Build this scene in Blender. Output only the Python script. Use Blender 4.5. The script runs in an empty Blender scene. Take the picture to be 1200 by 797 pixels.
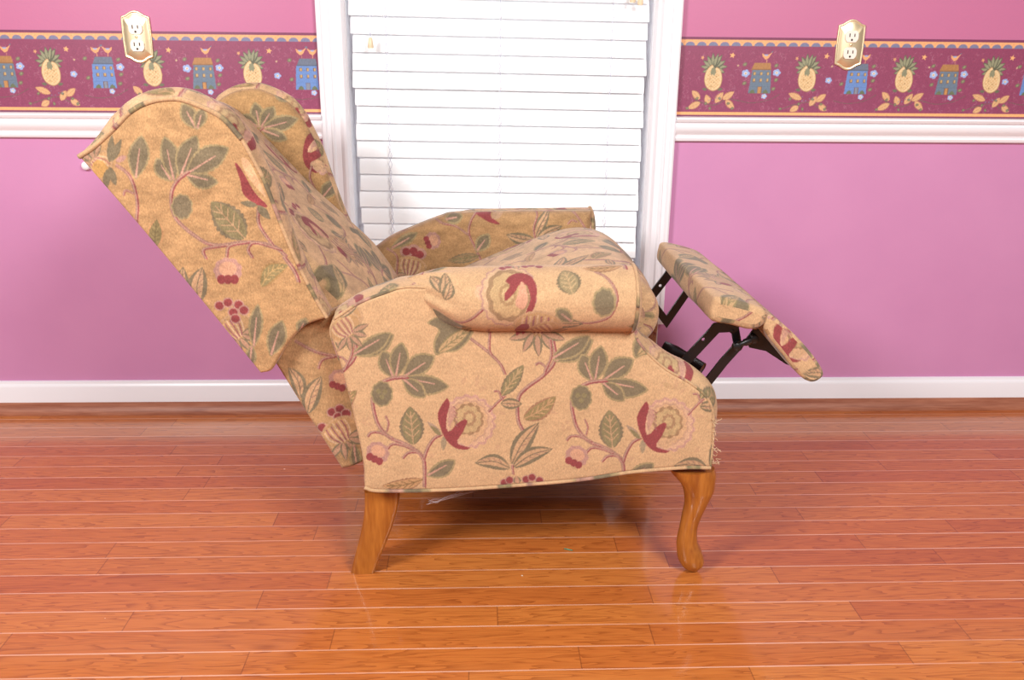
import bpy, math, random
import numpy as np
from mathutils import Matrix, Vector
random.seed(7)
rng = np.random.default_rng(7)
C = bpy.context.scene.collection
SC = bpy.context.scene

# ------------------------------------------------------------------ camera
F, PI_, YA, RO, H = 1012.71, 0.3133, 0.0387, 0.0092, 0.9232
WALL = 2.2294
def ray(x, y):
    """world direction of the photograph's pixel (1200x797)"""
    u = (np.asarray(x, float) - 600) / F; v = (np.asarray(y, float) - 398.5) / F
    c, s = math.cos(RO), math.sin(RO)
    u, v = u * c + v * s, -u * s + v * c
    yy = math.cos(PI_) - v * math.sin(PI_); zz = -math.sin(PI_) - v * math.cos(PI_)
    X = u * math.cos(YA) + yy * math.sin(YA); Y = -u * math.sin(YA) + yy * math.cos(YA)
    return X, Y, zz
def at(x, y, Y0):
    """point of the vertical plane Y=Y0 seen at pixel x,y -> (X, Z)"""
    X, Y, Z = ray(x, y); t = Y0 / Y
    return np.stack([X * t, Z * t + H], -1)
def xz(pts, Y0):
    p = np.array(pts, float); return at(p[:, 0], p[:, 1], Y0)

cam_data = bpy.data.cameras.new('camera'); cam = bpy.data.objects.new('camera', cam_data); C.objects.link(cam)
cam_data.sensor_width = 36; cam_data.lens = F * 36 / 1200; cam_data.clip_start = 0.02
def V(t): return Vector([float(a) for a in t])
f0 = V(ray(600, 398.5)); rt = (V(ray(600 + F, 398.5)) - f0).normalized(); dn = (V(ray(600, 398.5 + F)) - f0).normalized(); f0.normalize()
up = -dn; bk = -f0
cam.matrix_world = Matrix(((rt.x, up.x, bk.x, 0), (rt.y, up.y, bk.y, 0), (rt.z, up.z, bk.z, H), (0, 0, 0, 1)))
SC.camera = cam

# ------------------------------------------------------------------ light and exposure
SC.view_settings.view_transform = 'Standard'; SC.view_settings.look = 'None'
SC.view_settings.gamma = 1; SC.view_settings.use_curve_mapping = False
SC.view_settings.exposure = 0.0
wd = bpy.data.worlds.new('room_air'); SC.world = wd; wd.use_nodes = True
wd.node_tree.nodes['Background'].inputs[0].default_value = (1.0, 0.95, 0.95, 1)
wd.node_tree.nodes['Background'].inputs[1].default_value = 0.26
def area(name, loc, target, w, h, power, col):
    l = bpy.data.lights.new(name, 'AREA'); l.shape = 'RECTANGLE'; l.size = w; l.size_y = h; l.energy = power; l.color = col
    o = bpy.data.objects.new(name, l); C.objects.link(o); o.location = loc
    o.rotation_euler = (Vector(target) - Vector(loc)).to_track_quat('-Z', 'Y').to_euler()
    return o
area('softbox_key', (-1.5, 0.0, 1.75), (0.0, 1.9, 0.5), 0.6, 0.6, 58, (1, .985, .97))
area('softbox_fill', (1.15, -0.5, 2.05), (0.3, 1.9, 0.5), 0.8, 0.8, 72, (1, .985, .97))
area('window_daylight', (0.05, WALL + .30, 0.95), (0.05, 0.0, 0.7), 0.7, 1.1, 6, (.9, .95, 1))

# ------------------------------------------------------------------ helpers
def lin(c):
    c = np.array(c, float) / 255.0
    return np.where(c <= .04045, c / 12.92, ((c + .055) / 1.055) ** 2.4)
def L4(c): a = lin(c); return (a[0], a[1], a[2], 1)
def mat(name, col=None, rough=.5, metal=0, spec=.5, coat=0):
    m = bpy.data.materials.new(name); m.use_nodes = True
    b = m.node_tree.nodes['Principled BSDF']
    if col is not None: b.inputs['Base Color'].default_value = L4(col)
    b.inputs['Roughness'].default_value = rough; b.inputs['Metallic'].default_value = metal
    b.inputs['Specular IOR Level'].default_value = spec; b.inputs['Coat Weight'].default_value = coat
    return m
def N(m, typ, **kw):
    n = m.node_tree.nodes.new(typ)
    for k, v in kw.items():
        if k.startswith('i_'): n.inputs[int(k[2:])].default_value = v
        else: setattr(n, k, v)
    return n
def Lk(m, a, b): m.node_tree.links.new(a, b)
def math_(m, op, a, b=None, c=None):
    n = N(m, 'ShaderNodeMath', operation=op)
    for i, s in enumerate((a, b, c)):
        if s is None: continue
        if isinstance(s, (int, float)): n.inputs[i].default_value = s
        else: Lk(m, s, n.inputs[i])
    return n.outputs[0]
def tag(o, label=None, cat=None, group=None, kind=None):
    if label: o['label'] = label
    if cat: o['category'] = cat
    if group: o['group'] = group
    if kind: o['kind'] = kind
    return o
def link(name, me, m, parent=None):
    o = bpy.data.objects.new(name, me); C.objects.link(o)
    if m: me.materials.append(m)
    if parent: o.parent = parent; o.matrix_parent_inverse = parent.matrix_world.inverted() if parent.type != 'EMPTY' else Matrix.Translation(-parent.location)
    return o
def empty(name, loc, parent=None):
    o = bpy.data.objects.new(name, None); C.objects.link(o); o.location = loc; o.empty_display_size = .05
    if parent: o.parent = parent; o.matrix_parent_inverse = Matrix.Translation(-parent.location)
    return o
class MB:
    """collects quads / polygons, optional colours"""
    def __init__(s): s.v = []; s.f = []; s.c = []; s.n = 0
    def add(s, v, f, col=None):
        v = np.asarray(v, float).reshape(-1, 3); s.v.append(v)
        s.f.append([tuple(int(i) + s.n for i in q) for q in f]); s.n += len(v)
        s.c.append(np.ones((len(v), 3)) if col is None else np.asarray(col).reshape(-1, 3))
    def grid(s, P, col=None, close_u=False, close_v=False):
        nu, nv = P.shape[:2]
        a = np.arange(nu * nv).reshape(nu, nv)
        if close_u: a = np.vstack([a, a[:1]])
        if close_v: a = np.hstack([a, a[:, :1]])
        q = np.stack([a[:-1, :-1], a[1:, :-1], a[1:, 1:], a[:-1, 1:]], -1).reshape(-1, 4)
        s.v.append(P.reshape(-1, 3)); s.f.append(q + s.n); s.n += nu * nv
        s.c.append(np.ones((nu * nv, 3)) if col is None else col.reshape(-1, 3))
    def box(s, x0, x1, y0, y1, z0, z1):
        v = [(x, y, z) for x in (x0, x1) for y in (y0, y1) for z in (z0, z1)]
        s.add(v, [(0, 1, 3, 2), (4, 6, 7, 5), (0, 4, 5, 1), (2, 3, 7, 6), (0, 2, 6, 4), (1, 5, 7, 3)])
    def tube(s, pts, r, n=8, col=None, cap=True):
        P = np.array(pts, float); k = len(P)
        R = np.broadcast_to(np.asarray(r, float), (k,))
        T = np.gradient(P, axis=0); T /= np.linalg.norm(T, axis=1)[:, None] + 1e-12
        ref = np.array([0, 1., 0]) if abs(T[0][1]) < .9 else np.array([1., 0, 0])
        out = []; nprev = ref
        for i in range(k):
            b = np.cross(T[i], nprev); b /= np.linalg.norm(b) + 1e-12; nn = np.cross(b, T[i]); nprev = nn
            a = np.linspace(0, 2 * np.pi, n, endpoint=False)
            out.append(P[i] + R[i] * (np.cos(a)[:, None] * nn + np.sin(a)[:, None] * b))
        G = np.array(out)
        cc = None if col is None else np.repeat(np.asarray(col)[:, None, :], n, 1)
        st = s.n; s.grid(G, cc, close_v=True)
        if cap:
            s.f.append([tuple(range(st, st + n))]); s.f.append([tuple(range(st + (k - 1) * n, st + k * n))])
    def build(s, name, m, parent=None, smooth=True, sharp=None):
        me = bpy.data.meshes.new(name)
        v = np.concatenate(s.v); col = np.concatenate(s.c)
        loops = []; sizes = []
        for f in s.f:
            if isinstance(f, np.ndarray): loops.append(f.ravel()); sizes.append(np.full(len(f), 4))
            else:
                for q in f: loops.append(np.array(q)); sizes.append(np.array([len(q)]))
        loops = np.concatenate(loops); sizes = np.concatenate(sizes)
        me.vertices.add(len(v)); me.vertices.foreach_set('co', v.astype(np.float32).ravel())
        me.loops.add(len(loops)); me.loops.foreach_set('vertex_index', loops.astype(np.int32))
        me.polygons.add(len(sizes)); me.polygons.foreach_set('loop_start', np.concatenate([[0], np.cumsum(sizes)[:-1]]).astype(np.int32))
        me.polygons.foreach_set('loop_total', sizes.astype(np.int32))
        me.polygons.foreach_set('use_smooth', np.full(len(sizes), smooth))
        me.update(calc_edges=True); me.validate()
        if (col != 1).any():
            at_ = me.color_attributes.new('Col', 'FLOAT_COLOR', 'POINT')
            at_.data.foreach_set('color', np.concatenate([col, np.ones((len(col), 1))], 1).astype(np.float32).ravel())
        if sharp: me.set_sharp_from_angle(angle=math.radians(sharp))
        return link(name, me, m, parent)
def crom(P, n, closed=False):
    """Catmull-Rom through P resampled evenly to n points"""
    P = np.asarray(P, float)
    if len(P) == 2: return P[0] + (P[1] - P[0]) * np.linspace(0, 1, n)[:, None]
    if closed: Q = np.vstack([P[-1], P, P[0], P[1]])
    else: Q = np.vstack([2 * P[0] - P[1], P, 2 * P[-1] - P[-2]])
    out = []
    for i in range(1, len(Q) - 2):
        t = np.linspace(0, 1, 14, endpoint=False)[:, None]
        a, b, c, d = Q[i - 1:i + 3]
        out.append(.5 * (2 * b + (c - a) * t + (2 * a - 5 * b + 4 * c - d) * t ** 2 + (3 * b - a - 3 * c + d) * t ** 3))
    out = np.vstack(out + [Q[-2][None]])
    return resamp(out, n, closed)
def resamp(P, n, closed=False):
    s = np.concatenate([[0], np.cumsum(np.linalg.norm(np.diff(P, axis=0), axis=1))])
    t = np.linspace(0, s[-1], n + 1)[:-1] if closed else np.linspace(0, s[-1], n)
    return np.stack([np.interp(t, s, P[:, k]) for k in range(P.shape[1])], 1)

# ------------------------------------------------------------------ pattern painter (a woven / printed pattern computed in arrays, sampled onto mesh points)
class Canvas:
    def __init__(s, u0, v0, w, h, res, ground, wrap=False):
        s.u0, s.v0, s.res, s.wrap = u0, v0, res, wrap
        s.nw, s.nh = int(round(w / res)), int(round(h / res)); s.w, s.h = s.nw * res, s.nh * res
        s.a = np.tile(lin(ground), (s.nh, s.nw, 1)); s.T = lambda p: p
    def poly(s, pts, col, jag=0, alpha=1.0):
        P = s.T(np.asarray(pts, float)); col = lin(col)
        shifts = [(0, 0)]
        if s.wrap: shifts = [(i * s.w, j * s.h) for i in (-2, -1, 0, 1, 2) for j in (-2, -1, 0, 1, 2)]
        for du, dv in shifts:
            X = (P[:, 0] + du - s.u0) / s.res; Y = (P[:, 1] + dv - s.v0) / s.res
            x0, x1, y0, y1 = int(max(0, X.min())), int(min(s.nw, X.max() + 2)), int(max(0, Y.min())), int(min(s.nh, Y.max() + 2))
            if x0 >= x1 or y0 >= y1: continue
            gx, gy = np.meshgrid(np.arange(x0, x1) + .5, np.arange(y0, y1) + .5)
            ins = np.zeros(gx.shape, bool); j = len(X) - 1
            for i in range(len(X)):
                if Y[i] != Y[j]:
                    c = ((Y[i] > gy) != (Y[j] > gy)) & (gx < (X[j] - X[i]) * (gy - Y[i]) / (Y[j] - Y[i]) + X[i]); ins ^= c
                j = i
            r = s.a[y0:y1, x0:x1]; r[ins] = r[ins] * (1 - alpha) + col * alpha
    def stroke(s, pts, w, col, w2=None):
        P = crom(pts, max(8, len(pts) * 7)); T = np.gradient(P, axis=0); T /= np.linalg.norm(T, axis=1)[:, None] + 1e-9
        Nn = np.stack([-T[:, 1], T[:, 0]], 1); ww = np.linspace(w, w if w2 is None else w2, len(P))[:, None] / 2
        s.poly(np.vstack([P + Nn * ww, (P - Nn * ww)[::-1]]), col)
    def blob(s, c, rx, ry, col, rot=0, amp=0, k=7, alpha=1.0):
        a = np.linspace(0, 2 * np.pi, 56, endpoint=False); m = 1 + amp * np.abs(np.sin(k * a / 2))
        x, y = rx * m * np.cos(a), ry * m * np.sin(a); r = math.radians(rot)
        s.poly(np.stack([c[0] + x * math.cos(r) - y * math.sin(r), c[1] + x * math.sin(r) + y * math.cos(r)], 1), col, alpha=alpha)
    def lens(s, base, tip, w, col, bend=0, fat=.45, grow=0, jag=0):
        b, t = np.array(base, float), np.array(tip, float); ax = t - b; ln = np.linalg.norm(ax) + 1e-9; ax /= ln; nn = np.array([-ax[1], ax[0]])
        u = np.linspace(0, 1, 26); pr = np.sin(np.pi * u ** (math.log(.5) / math.log(fat))) ** .8 * (w / 2 + grow)
        if jag: pr = pr * (1 + jag * (np.abs(np.sin(u * 9 * np.pi)) - .5))
        mid = b + ax * (-grow + u * (ln + 2 * grow))[:, None] + nn * (bend * np.sin(np.pi * u))[:, None]
        s.poly(np.vstack([mid + nn * pr[:, None], (mid - nn * pr[:, None])[::-1]]), col)
        return mid, nn, pr
    def weave(s, amp=.10, seed=3):
        r_ = np.random.default_rng(seed); n = r_.standard_normal((s.nh, s.nw)); n = (n + np.roll(n, 1, 0) + np.roll(n, 2, 0)) / 1.73
        n = n * .7 + np.roll(n, 1, 1) * .5; s.a = s.a * np.clip(1 + amp * n, .55, 1.5)[..., None]
    def sample(s, uv):
        U = (uv[..., 0] - s.u0) / s.res - .5; Vv = (uv[..., 1] - s.v0) / s.res - .5
        i, j = np.floor(U).astype(int), np.floor(Vv).astype(int); fu, fv = (U - i)[..., None], (Vv - j)[..., None]
        def g(ii, jj):
            if s.wrap: return s.a[jj % s.nh, ii % s.nw]
            return s.a[np.clip(jj, 0, s.nh - 1), np.clip(ii, 0, s.nw - 1)]
        return (g(i, j) * (1 - fu) * (1 - fv) + g(i + 1, j) * fu * (1 - fv) + g(i, j + 1) * (1 - fu) * fv + g(i + 1, j + 1) * fu * fv)

GROUND = (203, 164, 124)
DK, OL, LO, PK, RD, CR, GD, MV = (127, 112, 88), (139, 124, 90), (160, 139, 102), (182, 138, 124), (146, 70, 70), (206, 170, 136), (188, 150, 114), (156, 102, 100)
# --- woven motifs, all in the photograph's pixel units
def m_darkleaf(c, b, t, w, bend=0, vein=True):
    c.lens(b, t, w * 1.05, LO, bend, fat=.54, grow=2.4, jag=.12); c.lens(b, t, w * 1.05, DK, bend, fat=.54, jag=.1)
    if vein: c.stroke([b, tuple(np.array(b) * .28 + np.array(t) * .72)], 2.6, (192, 146, 126), 1.2)
def m_veinleaf(c, b, t, w, bend=0, edge=DK, fill=OL, vein=GD):
    c.lens(b, t, w, edge, bend, jag=.18); mid, nn, pr = c.lens(b, t, w * .78, fill, bend)
    c.stroke([mid[0], mid[12], mid[22]], 1.3, vein)
    for k in (5, 9, 13, 17):
        for sg in (-1, 1):
            e = mid[min(25, k + 4)] + nn * sg * pr[min(25, k + 3)] * .8
            c.stroke([mid[k], e], 1.1, vein)
def m_paleleaf(c, b, t, w, bend=0):
    c.lens(b, t, w * 1.1, DK, bend, jag=.08); mid, nn, pr = c.lens(b, t, w * .62, (192, 152, 116), bend); c.stroke([mid[0], mid[12], mid[25]], 1.3, DK)
    for k in (6, 10, 14, 18): c.stroke([mid[k], mid[min(25, k + 3)] + nn * pr[min(25, k + 2)] * .9], .9, (150, 116, 98))
def m_bud(c, p, r, rot=0):
    c.blob(p, r * 1.1, r, PK, rot, .12, 9); q = np.array([math.cos(math.radians(rot)), math.sin(math.radians(rot))])
    pp = np.array([-q[1], q[0]])
    c.blob(np.array(p) - pp * r * .15, r * .75, r * .6, (206, 156, 126), rot)
    for d in (-.55, 0, .55): c.blob(np.array(p) + pp * r * .75 + q * d * r, r * .36, r * .4, RD, rot)
def m_flower(c, p, S=1.0, rot=0):
    """big open bloom with a red calyx at its left"""
    r_ = math.radians(rot)
    def q(x, y): x, y = x * S, y * S; return (p[0] + x * math.cos(r_) - y * math.sin(r_), p[1] + x * math.sin(r_) + y * math.cos(r_))
    def pl(pts, col): c.poly([q(*a) for a in crom(pts, 40, True)], col)
    c.blob(q(4, 0), 29 * S, 29 * S, (192, 148, 130), rot, .14, 17); c.blob(q(4, 0), 26 * S, 26 * S, (208, 166, 134), rot, .14, 17); c.blob(q(4, -1), 22.5 * S, 23 * S, (190, 150, 122), rot, .12, 13); c.blob(q(4, -1), 20.5 * S, 21 * S, (204, 162, 124), rot, .12, 13)
    c.blob(q(4, -3), 16 * S, 17 * S, (160, 126, 94), rot, .16, 11); c.blob(q(4, -3), 13 * S, 14 * S, (190, 158, 116), rot, .2, 9)
    c.blob(q(5, -4), 7 * S, 8 * S, (166, 130, 98), rot, .2, 9); c.blob(q(5, -4), 4 * S, 5 * S, (192, 160, 118), rot, .2, 9)
    pl([(-21, -28), (-30, -15), (-32, -5), (-28, 10), (-22, 22), (-12, 31), (0, 33), (7, 31), (-4, 28), (-10, 24), (-3, 13), (3, -3), (-8, 1), (-18, 12), (-22, 7), (-21, -8), (-18, -20)], RD)
    pl([(-17, -20), (-11, -12), (-13, -4), (-19, 6), (-20, -6)], (190, 144, 124))
    for k_ in range(5): c.stroke([q(-14 + k_ * .6, -18 + k_ * 5), q(-9, -14 + k_ * 5)], 1.0 * S, MV)
    pl([(-8, 22), (6, 16), (14, 14), (8, 24), (2, 28)], (200, 160, 124))
def m_striped(c, p, S=1.0, rot=0, top=True):
    """closed striped bloom, its calyx downwards"""
    r_ = math.radians(rot)
    def q(x, y): x, y = x * S, y * S; return (p[0] + x * math.cos(r_) - y * math.sin(r_), p[1] + x * math.sin(r_) + y * math.cos(r_))
    if top:
        for d in ((-10, -19), (-1, -23), (8, -20)): c.blob(q(*d), 8.5 * S, 7.5 * S, PK, rot); 
        for d in ((-10, -19), (-1, -22), (8, -19), (2, -13)): c.blob(q(*d), 5.2 * S, 5 * S, RD, rot)
    c.blob(q(0, 0), 21 * S, 15 * S, GD, rot); c.blob(q(0, 0), 19 * S, 13 * S, (186, 146, 104), rot)
    for k in (-13, -7, -1, 5, 11): c.stroke([q(k, -12 + abs(k) * .3), q(k * 1.02, 0), q(k * .55, 11)], 1.7 * S, CR)
    for k in (-10, -4, 2, 8): c.stroke([q(k, -10), q(k, 0), q(k * .5, 10)], 1.5 * S, MV)
    for a, b in (((-4, 10), (-24, 17)), ((-3, 10), (-11, 27)), ((0, 11), (3, 30)), ((4, 10), (15, 24)), ((5, 9), (25, 14))):
        c.lens(q(*a), q(*b), 8 * S, DK); c.lens(q(*a), q(*b), 4.4 * S, (178, 138, 112))
def m_fiveleaf(c):
    """branch of five dark leaves with its round seed head; photo position (480,440)"""
    c5 = lambda x, y: (360 + x / 3.987, 290 + y / 3.987)
    for b, t, w, bd in (((402, 603), (355, 487), 17, 0), ((415, 600), (442, 448), 17.5, 0), ((455, 600), (590, 508), 19, -2), ((448, 606), (655, 645), 18, 3), ((450, 612), (548, 692), 14, 0)):
        m_darkleaf(c, c5(*b), c5(*t), w, bd)
    m_stem(c, [c5(470, 604), c5(430, 606), c5(380, 615), c5(330, 645), c5(307, 700), c5(312, 760), c5(335, 830), c5(385, 885), c5(440, 908), c5(500, 940), c5(545, 990), c5(548, 1120)], 4.6)
    c.blob(c5(350, 682), 12, 14, LO, 0, .12, 9); c.blob(c5(350, 682), 10.5, 12.5, DK, 0, .1, 9)
    for d in ((-16, -12), (14, -10), (0, 14)): c.blob(c5(350 + d[0], 682 + d[1]), 3, 3, OL)
def m_stem(c, pts, w=4.4):
    c.stroke(pts, w, (160, 122, 106)); P = np.array(crom(pts, len(pts) * 3)); c.stroke(P + np.array([w * .28, w * .2]), w * .34, (150, 78, 80)); c.stroke(P - np.array([w * .12, w * .1]), w * .3, (184, 142, 124))
def m_column(c):
    c5 = lambda x, y: (360 + x / 3.987, 290 + y / 3.987)
    c7 = lambda x, y: (360 + x / 3.987, 430 + y / 3.987)
    c6 = lambda x, y: (600 + x / 3.987, 290 + y / 3.987)
    # faint background sprigs
    for b, t in (((720, 80), (745, 40)), ((790, 90), (800, 30)), ((800, 110), (840, 85)), ((275, 240), (300, 236)), ((280, 270), (305, 262)), ((880, 380), (900, 360)), ((870, 210), (930, 215)), ((1120, 200), (1170, 215)), ((560, 420), (600, 405)), ((1190, 260), (1200, 300))):
        c.lens(c7(*b), c7(*t), 5, (196, 156, 120))
    m_fiveleaf(c)
    m_stem(c, [c7(545, 430), c7(562, 380), c7(590, 335), c7(628, 312)], 4)
    m_stem(c, [c7(500, 385), c7(450, 365), c7(400, 358), c7(370, 385)], 3.6)
    m_stem(c, [c7(400, 330), c7(340, 305), c7(300, 305), c7(282, 325)], 3.4)
    m_stem(c, [c7(548, 440), c7(520, 400), c7(475, 398), c7(446, 424)], 3.6)
    m_stem(c, [c7(372, 300), c7(380, 260), c7(366, 225)], 2.6)
    m_bud(c, c7(330, 398), 11.5, 25)
    m_veinleaf(c, c7(497, 362), c7(480, 182), 28)
    m_darkleaf(c, c7(562, 505), c7(686, 438), 14, 2); m_veinleaf(c, c7(540, 525), c7(350, 555), 15, -3, (150, 112, 84), (190, 146, 104), (142, 112, 76))
    c.lens(c7(625, 310), c7(560, 252), 6, (164, 138, 116)); c.lens(c7(640, 320), c7(636, 388), 7, (160, 138, 110)); c.lens(c7(626, 318), c7(575, 270), 5, OL)
    m_flower(c, c7(738, 252))
    # right hand stem, leaves, three leaf sprig
    m_stem(c, [c6(190, 420), c6(200, 520), c6(150, 590), c6(70, 650), c6(30, 700), c6(28, 800), c6(55, 860)], 4.6)
    m_stem(c, [c6(150, 590), c6(158, 560), c6(130, 535), c6(108, 545)], 3)
    m_stem(c, [c5(760, 422), c5(840, 482), c5(900, 540), c5(925, 590)], 3.6); m_stem(c, [c5(855, 370), c5(850, 470), c5(862, 500)], 3.4)
    m_stem(c, [c5(925, 690), c5(905, 705), c5(845, 765)], 3); m_stem(c, [c5(905, 700), c5(895, 670), c5(872, 668)], 2.6)
    m_stem(c, [c5(915, 710), c5(905, 690)], 2.6)
    m_veinleaf(c, c5(908, 690), c5(1012, 545), 17, 0, DK, OL, (184, 152, 112)); m_paleleaf(c, c5(905, 725), c5(1004, 728), 12)
    m_veinleaf(c, c5(1010, 800), c5(1162, 690), 20, 3, (160, 120, 92), (150, 128, 88), (192, 150, 110))
    for b, t, w, bd in (((955, 452), (1082, 258), 19, -3), ((962, 466), (1146, 380), 16, -4), ((948, 470), (784, 446), 16, 5)): m_paleleaf(c, c7(*b), c7(*t), w, bd)
    m_stem(c, [c7(958, 455), c7(962, 500)], 3)
    for x, y in ((1022, 525), (1050, 515), (1085, 530), (920, 540), (945, 528)): c.blob(c7(x, y), 5, 5, PK); c.blob(c7(x, y), 4, 4, RD)
    c.lens(c7(985, 548), c7(975, 508), 9, DK); c.lens(c7(985, 548), c7(975, 508), 5, (196, 150, 120))
    # upper left: striped bloom and its leaf
    m_darkleaf(c, c5(215, 500), c5(386, 400), 15, 2); m_stem(c, [c5(205, 410), c5(210, 490), c5(180, 560)], 3.4)
    # dark leaf above the bloom
    c.poly([c5(*a) for a in crom([(560, 350), (625, 318), (700, 345), (775, 372), (758, 430), (700, 482), (640, 488), (600, 502), (590, 440), (612, 380)], 60, True)], LO)
    c.poly([c5(*a) for a in crom([(570, 352), (625, 325), (700, 350), (765, 376), (750, 426), (700, 474), (640, 482), (604, 492), (600, 440), (622, 385)], 60, True)], DK)
    m_veinleaf(c, c5(612, 488), c5(770, 368), 15, 0, OL, (186, 152, 112), OL)
    # hanging bloom under the roll
    m_striped(c, c6(120, 345), 1.35, 4, False)
    for b, t in (((60, 330), (20, 410)), ((75, 330), (48, 405))): c.lens(c6(*b), c6(*t), 9, RD)
    m_darkleaf(c, c6(205, 525), c6(372, 432), 17, 2)
def m_crown(c):
    """what the fabric shows above the column: bloom, serrated leaf, seed head and a long pale leaf"""
    c6b = lambda x, y: (540 + x / 4.6875, 230 + y / 4.6875)
    c.lens(c6b(160, 520), c6b(85, 500), 14, (214, 168, 134)); c.lens(c6b(150, 505), c6b(95, 470), 9, (206, 160, 130))
    p = c6b(265, 510)
    c.blob(p, 29, 35, (182, 140, 124), 0, .12, 17); c.blob(p, 27, 33, (206, 168, 132), 0, .12, 17); c.blob(p, 23, 29, (158, 126, 94), 0, .1, 11); c.blob(p, 18, 23, (192, 158, 116), 0, .15, 9)
    c.blob((p[0] - 1, p[1] + 1), 9, 10, (166, 132, 96), 0, .2, 9); c.blob((p[0] - 1, p[1] + 1), 6, 7, (192, 160, 118), 0, .2, 9)
    c.poly([c6b(*a) for a in crom([(250, 445), (300, 400), (370, 408), (410, 470), (405, 560), (370, 625), (355, 600), (378, 540), (360, 470), (320, 470), (300, 500), (250, 545), (245, 510), (275, 470)], 60, True)], RD)
    c.poly([c6b(*a) for a in crom([(330, 450), (350, 470), (366, 540), (340, 585), (300, 560), (318, 500)], 30, True)], (206, 152, 124))
    m_veinleaf(c, c6b(600, 515), c6b(560, 375), 27, 0, DK, (156, 136, 102), (190, 158, 118))
    m_stem(c, [c6b(720, 388), c6b(780, 430), c6b(825, 500), c6b(828, 560), c6b(790, 630), c6b(700, 665), c6b(600, 662), c6b(480, 690)], 3.4)
    c.blob(c6b(765, 555), 12.5, 14.5, LO, 0, .12, 9); c.blob(c6b(765, 555), 10.5, 12.5, DK, 0, .1, 9)
    m_paleleaf(c, c6b(660, 672), c6b(395, 690), 15, 2); m_darkleaf(c, c6b(600, 655), c6b(520, 590), 11)
    m_stem(c, [c6b(130, 585), c6b(60, 650), c6b(0, 680), c6b(-60, 688)], 3.6)
    # striped bloom with curling leaves left of the roll
    for a, b, w in (((-90, 520), (-150, 400), 15), ((-80, 530), (-70, 390), 14), ((-70, 560), (-40, 440), 12)): m_paleleaf(c, c6b(*a), c6b(*b), w, 2)

PER = 233.0; TH = 262.0; SX = 686.0          # the weave repeats every 233 px across; px per metre
tile = Canvas(0, 0, PER / SX, TH / SX, .0009, GROUND, wrap=True)
tile.T = lambda p: np.stack([(p[:, 0] - 430) / SX, -(p[:, 1] - 578) / SX], 1)
m_crown(tile); m_column(tile); m_striped(tile, (404, 386), 1.0, -35, False)

def shift(T, dx, dy): return lambda p: T(p + np.array([dx, dy]))
def rot_about(T, c0, c1, deg, S=1.0):
    a = math.radians(deg); R = np.array([[math.cos(a), math.sin(a)], [-math.sin(a), math.cos(a)]])
    return lambda p: T(((p - np.array(c0)) * S) @ R + np.array(c1))
YP = 1.39
panel_cv = Canvas(-.30, .16, .76, .48, .0008, GROUND)
TP = lambda p: at(p[:, 0], p[:, 1], YP)
for dx, dy in ((-233, -6), (0, 0), (PER, 4)):
    panel_cv.T = shift(TP, dx, dy); m_column(panel_cv)
panel_cv.T = TP
m_striped(panel_cv, (404, 384), 1.0, -38, False); m_paleleaf(panel_cv, (398, 372), (420, 356), 8)
m_crown(panel_cv)
for b, t in (((790, 455), (775, 448)), ((800, 450), (806, 440))): panel_cv.lens(b, t, 6, (186, 150, 112))

YW = 1.42
wing_cv = Canvas(-.70, .36, .50, .56, .0008, (186, 145, 102))
TW = lambda p: at(p[:, 0], p[:, 1], YW)
k1 = lambda x, y: (x / 2.995, y / 2.995)
k3 = lambda x, y: (70 + x / 3.987, 90 + y / 3.987)
k4 = lambda x, y: (220 + x / 3.987, 230 + y / 3.987)
c = wing_cv; c.T = TW
for b, t, w, bd in (((525, 480), (462, 385), 17, 0), ((540, 480), (495, 285), 17, 2), ((570, 465), (640, 280), 20, -2), ((600, 450), (785, 335), 24, -2), ((600, 455), (738, 490), 14, 3)):
    m_darkleaf(c, k3(*b), k3(*t), w, bd)
m_stem(c, [k3(610, 440), k3(550, 490), k3(525, 560), k3(545, 660), k3(640, 745), k3(730, 785), k3(880, 770), k3(1000, 790), k3(1060, 840)], 4.6)
m_stem(c, [k3(930, 610), k3(935, 690), k3(1000, 790)], 4.2)
c.blob(k3(575, 605), 12, 14, LO, 0, .12, 9); c.blob(k3(575, 605), 10.5, 12.5, DK, 0, .1, 9)
m_darkleaf(c, k3(640, 240), k3(575, 130), 14); m_darkleaf(c, k3(645, 240), k3(668, 150), 11)
m_darkleaf(c, k3(360, 470), k3(385, 280), 20, 0); m_stem(c, [k3(265, 410), k3(320, 450), k3(350, 510), k3(365, 600), k3(355, 700)], 4.4)
m_stem(c, [k3(350, 545), k3(310, 530), k3(300, 555)], 3)
m_striped(c, k3(185, 415), .95, 128, False); c.blob(k3(190, 430), 11, 9, (196, 150, 92), 60)
for a, b in (((235, 400), (245, 270)), ((245, 395), (290, 290)), ((235, 420), (265, 510)), ((225, 430), (215, 530))): c.lens(k3(*a), k3(*b), 9, DK)
c.lens(k3(265, 395), k3(315, 370), 7, PK)
c.poly([k3(*a) for a in crom([(820, 400), (850, 430), (900, 520), (930, 560), (970, 600), (960, 610), (910, 590), (860, 545), (845, 480)], 50, True)], RD)
c.poly([k3(*a) for a in crom([(850, 380), (885, 395), (930, 480), (965, 560), (945, 545), (905, 500), (865, 440)], 50, True)], (214, 168, 128))
c.lens(k3(925, 600), k3(845, 585), 7, DK); c.lens(k3(925, 600), k3(985, 665), 9, DK)
m_veinleaf(c, k3(870, 755), k3(712, 580), 34, 0)
m_veinleaf(c, k3(440, 800), k3(455, 665), 20, 0, (188, 140, 100), (140, 122, 84), (120, 104, 72))
m_stem(c, [k4(90, 290), k4(75, 250), k4(130, 235), k4(280, 215)], 4); m_stem(c, [k4(185, 280), k4(200, 230), k4(290, 212)], 4); m_stem(c, [k4(305, 285), k4(285, 245), k4(320, 215), k4(440, 250)], 4)
m_bud(c, k4(190, 345), 14, 0)
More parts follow.
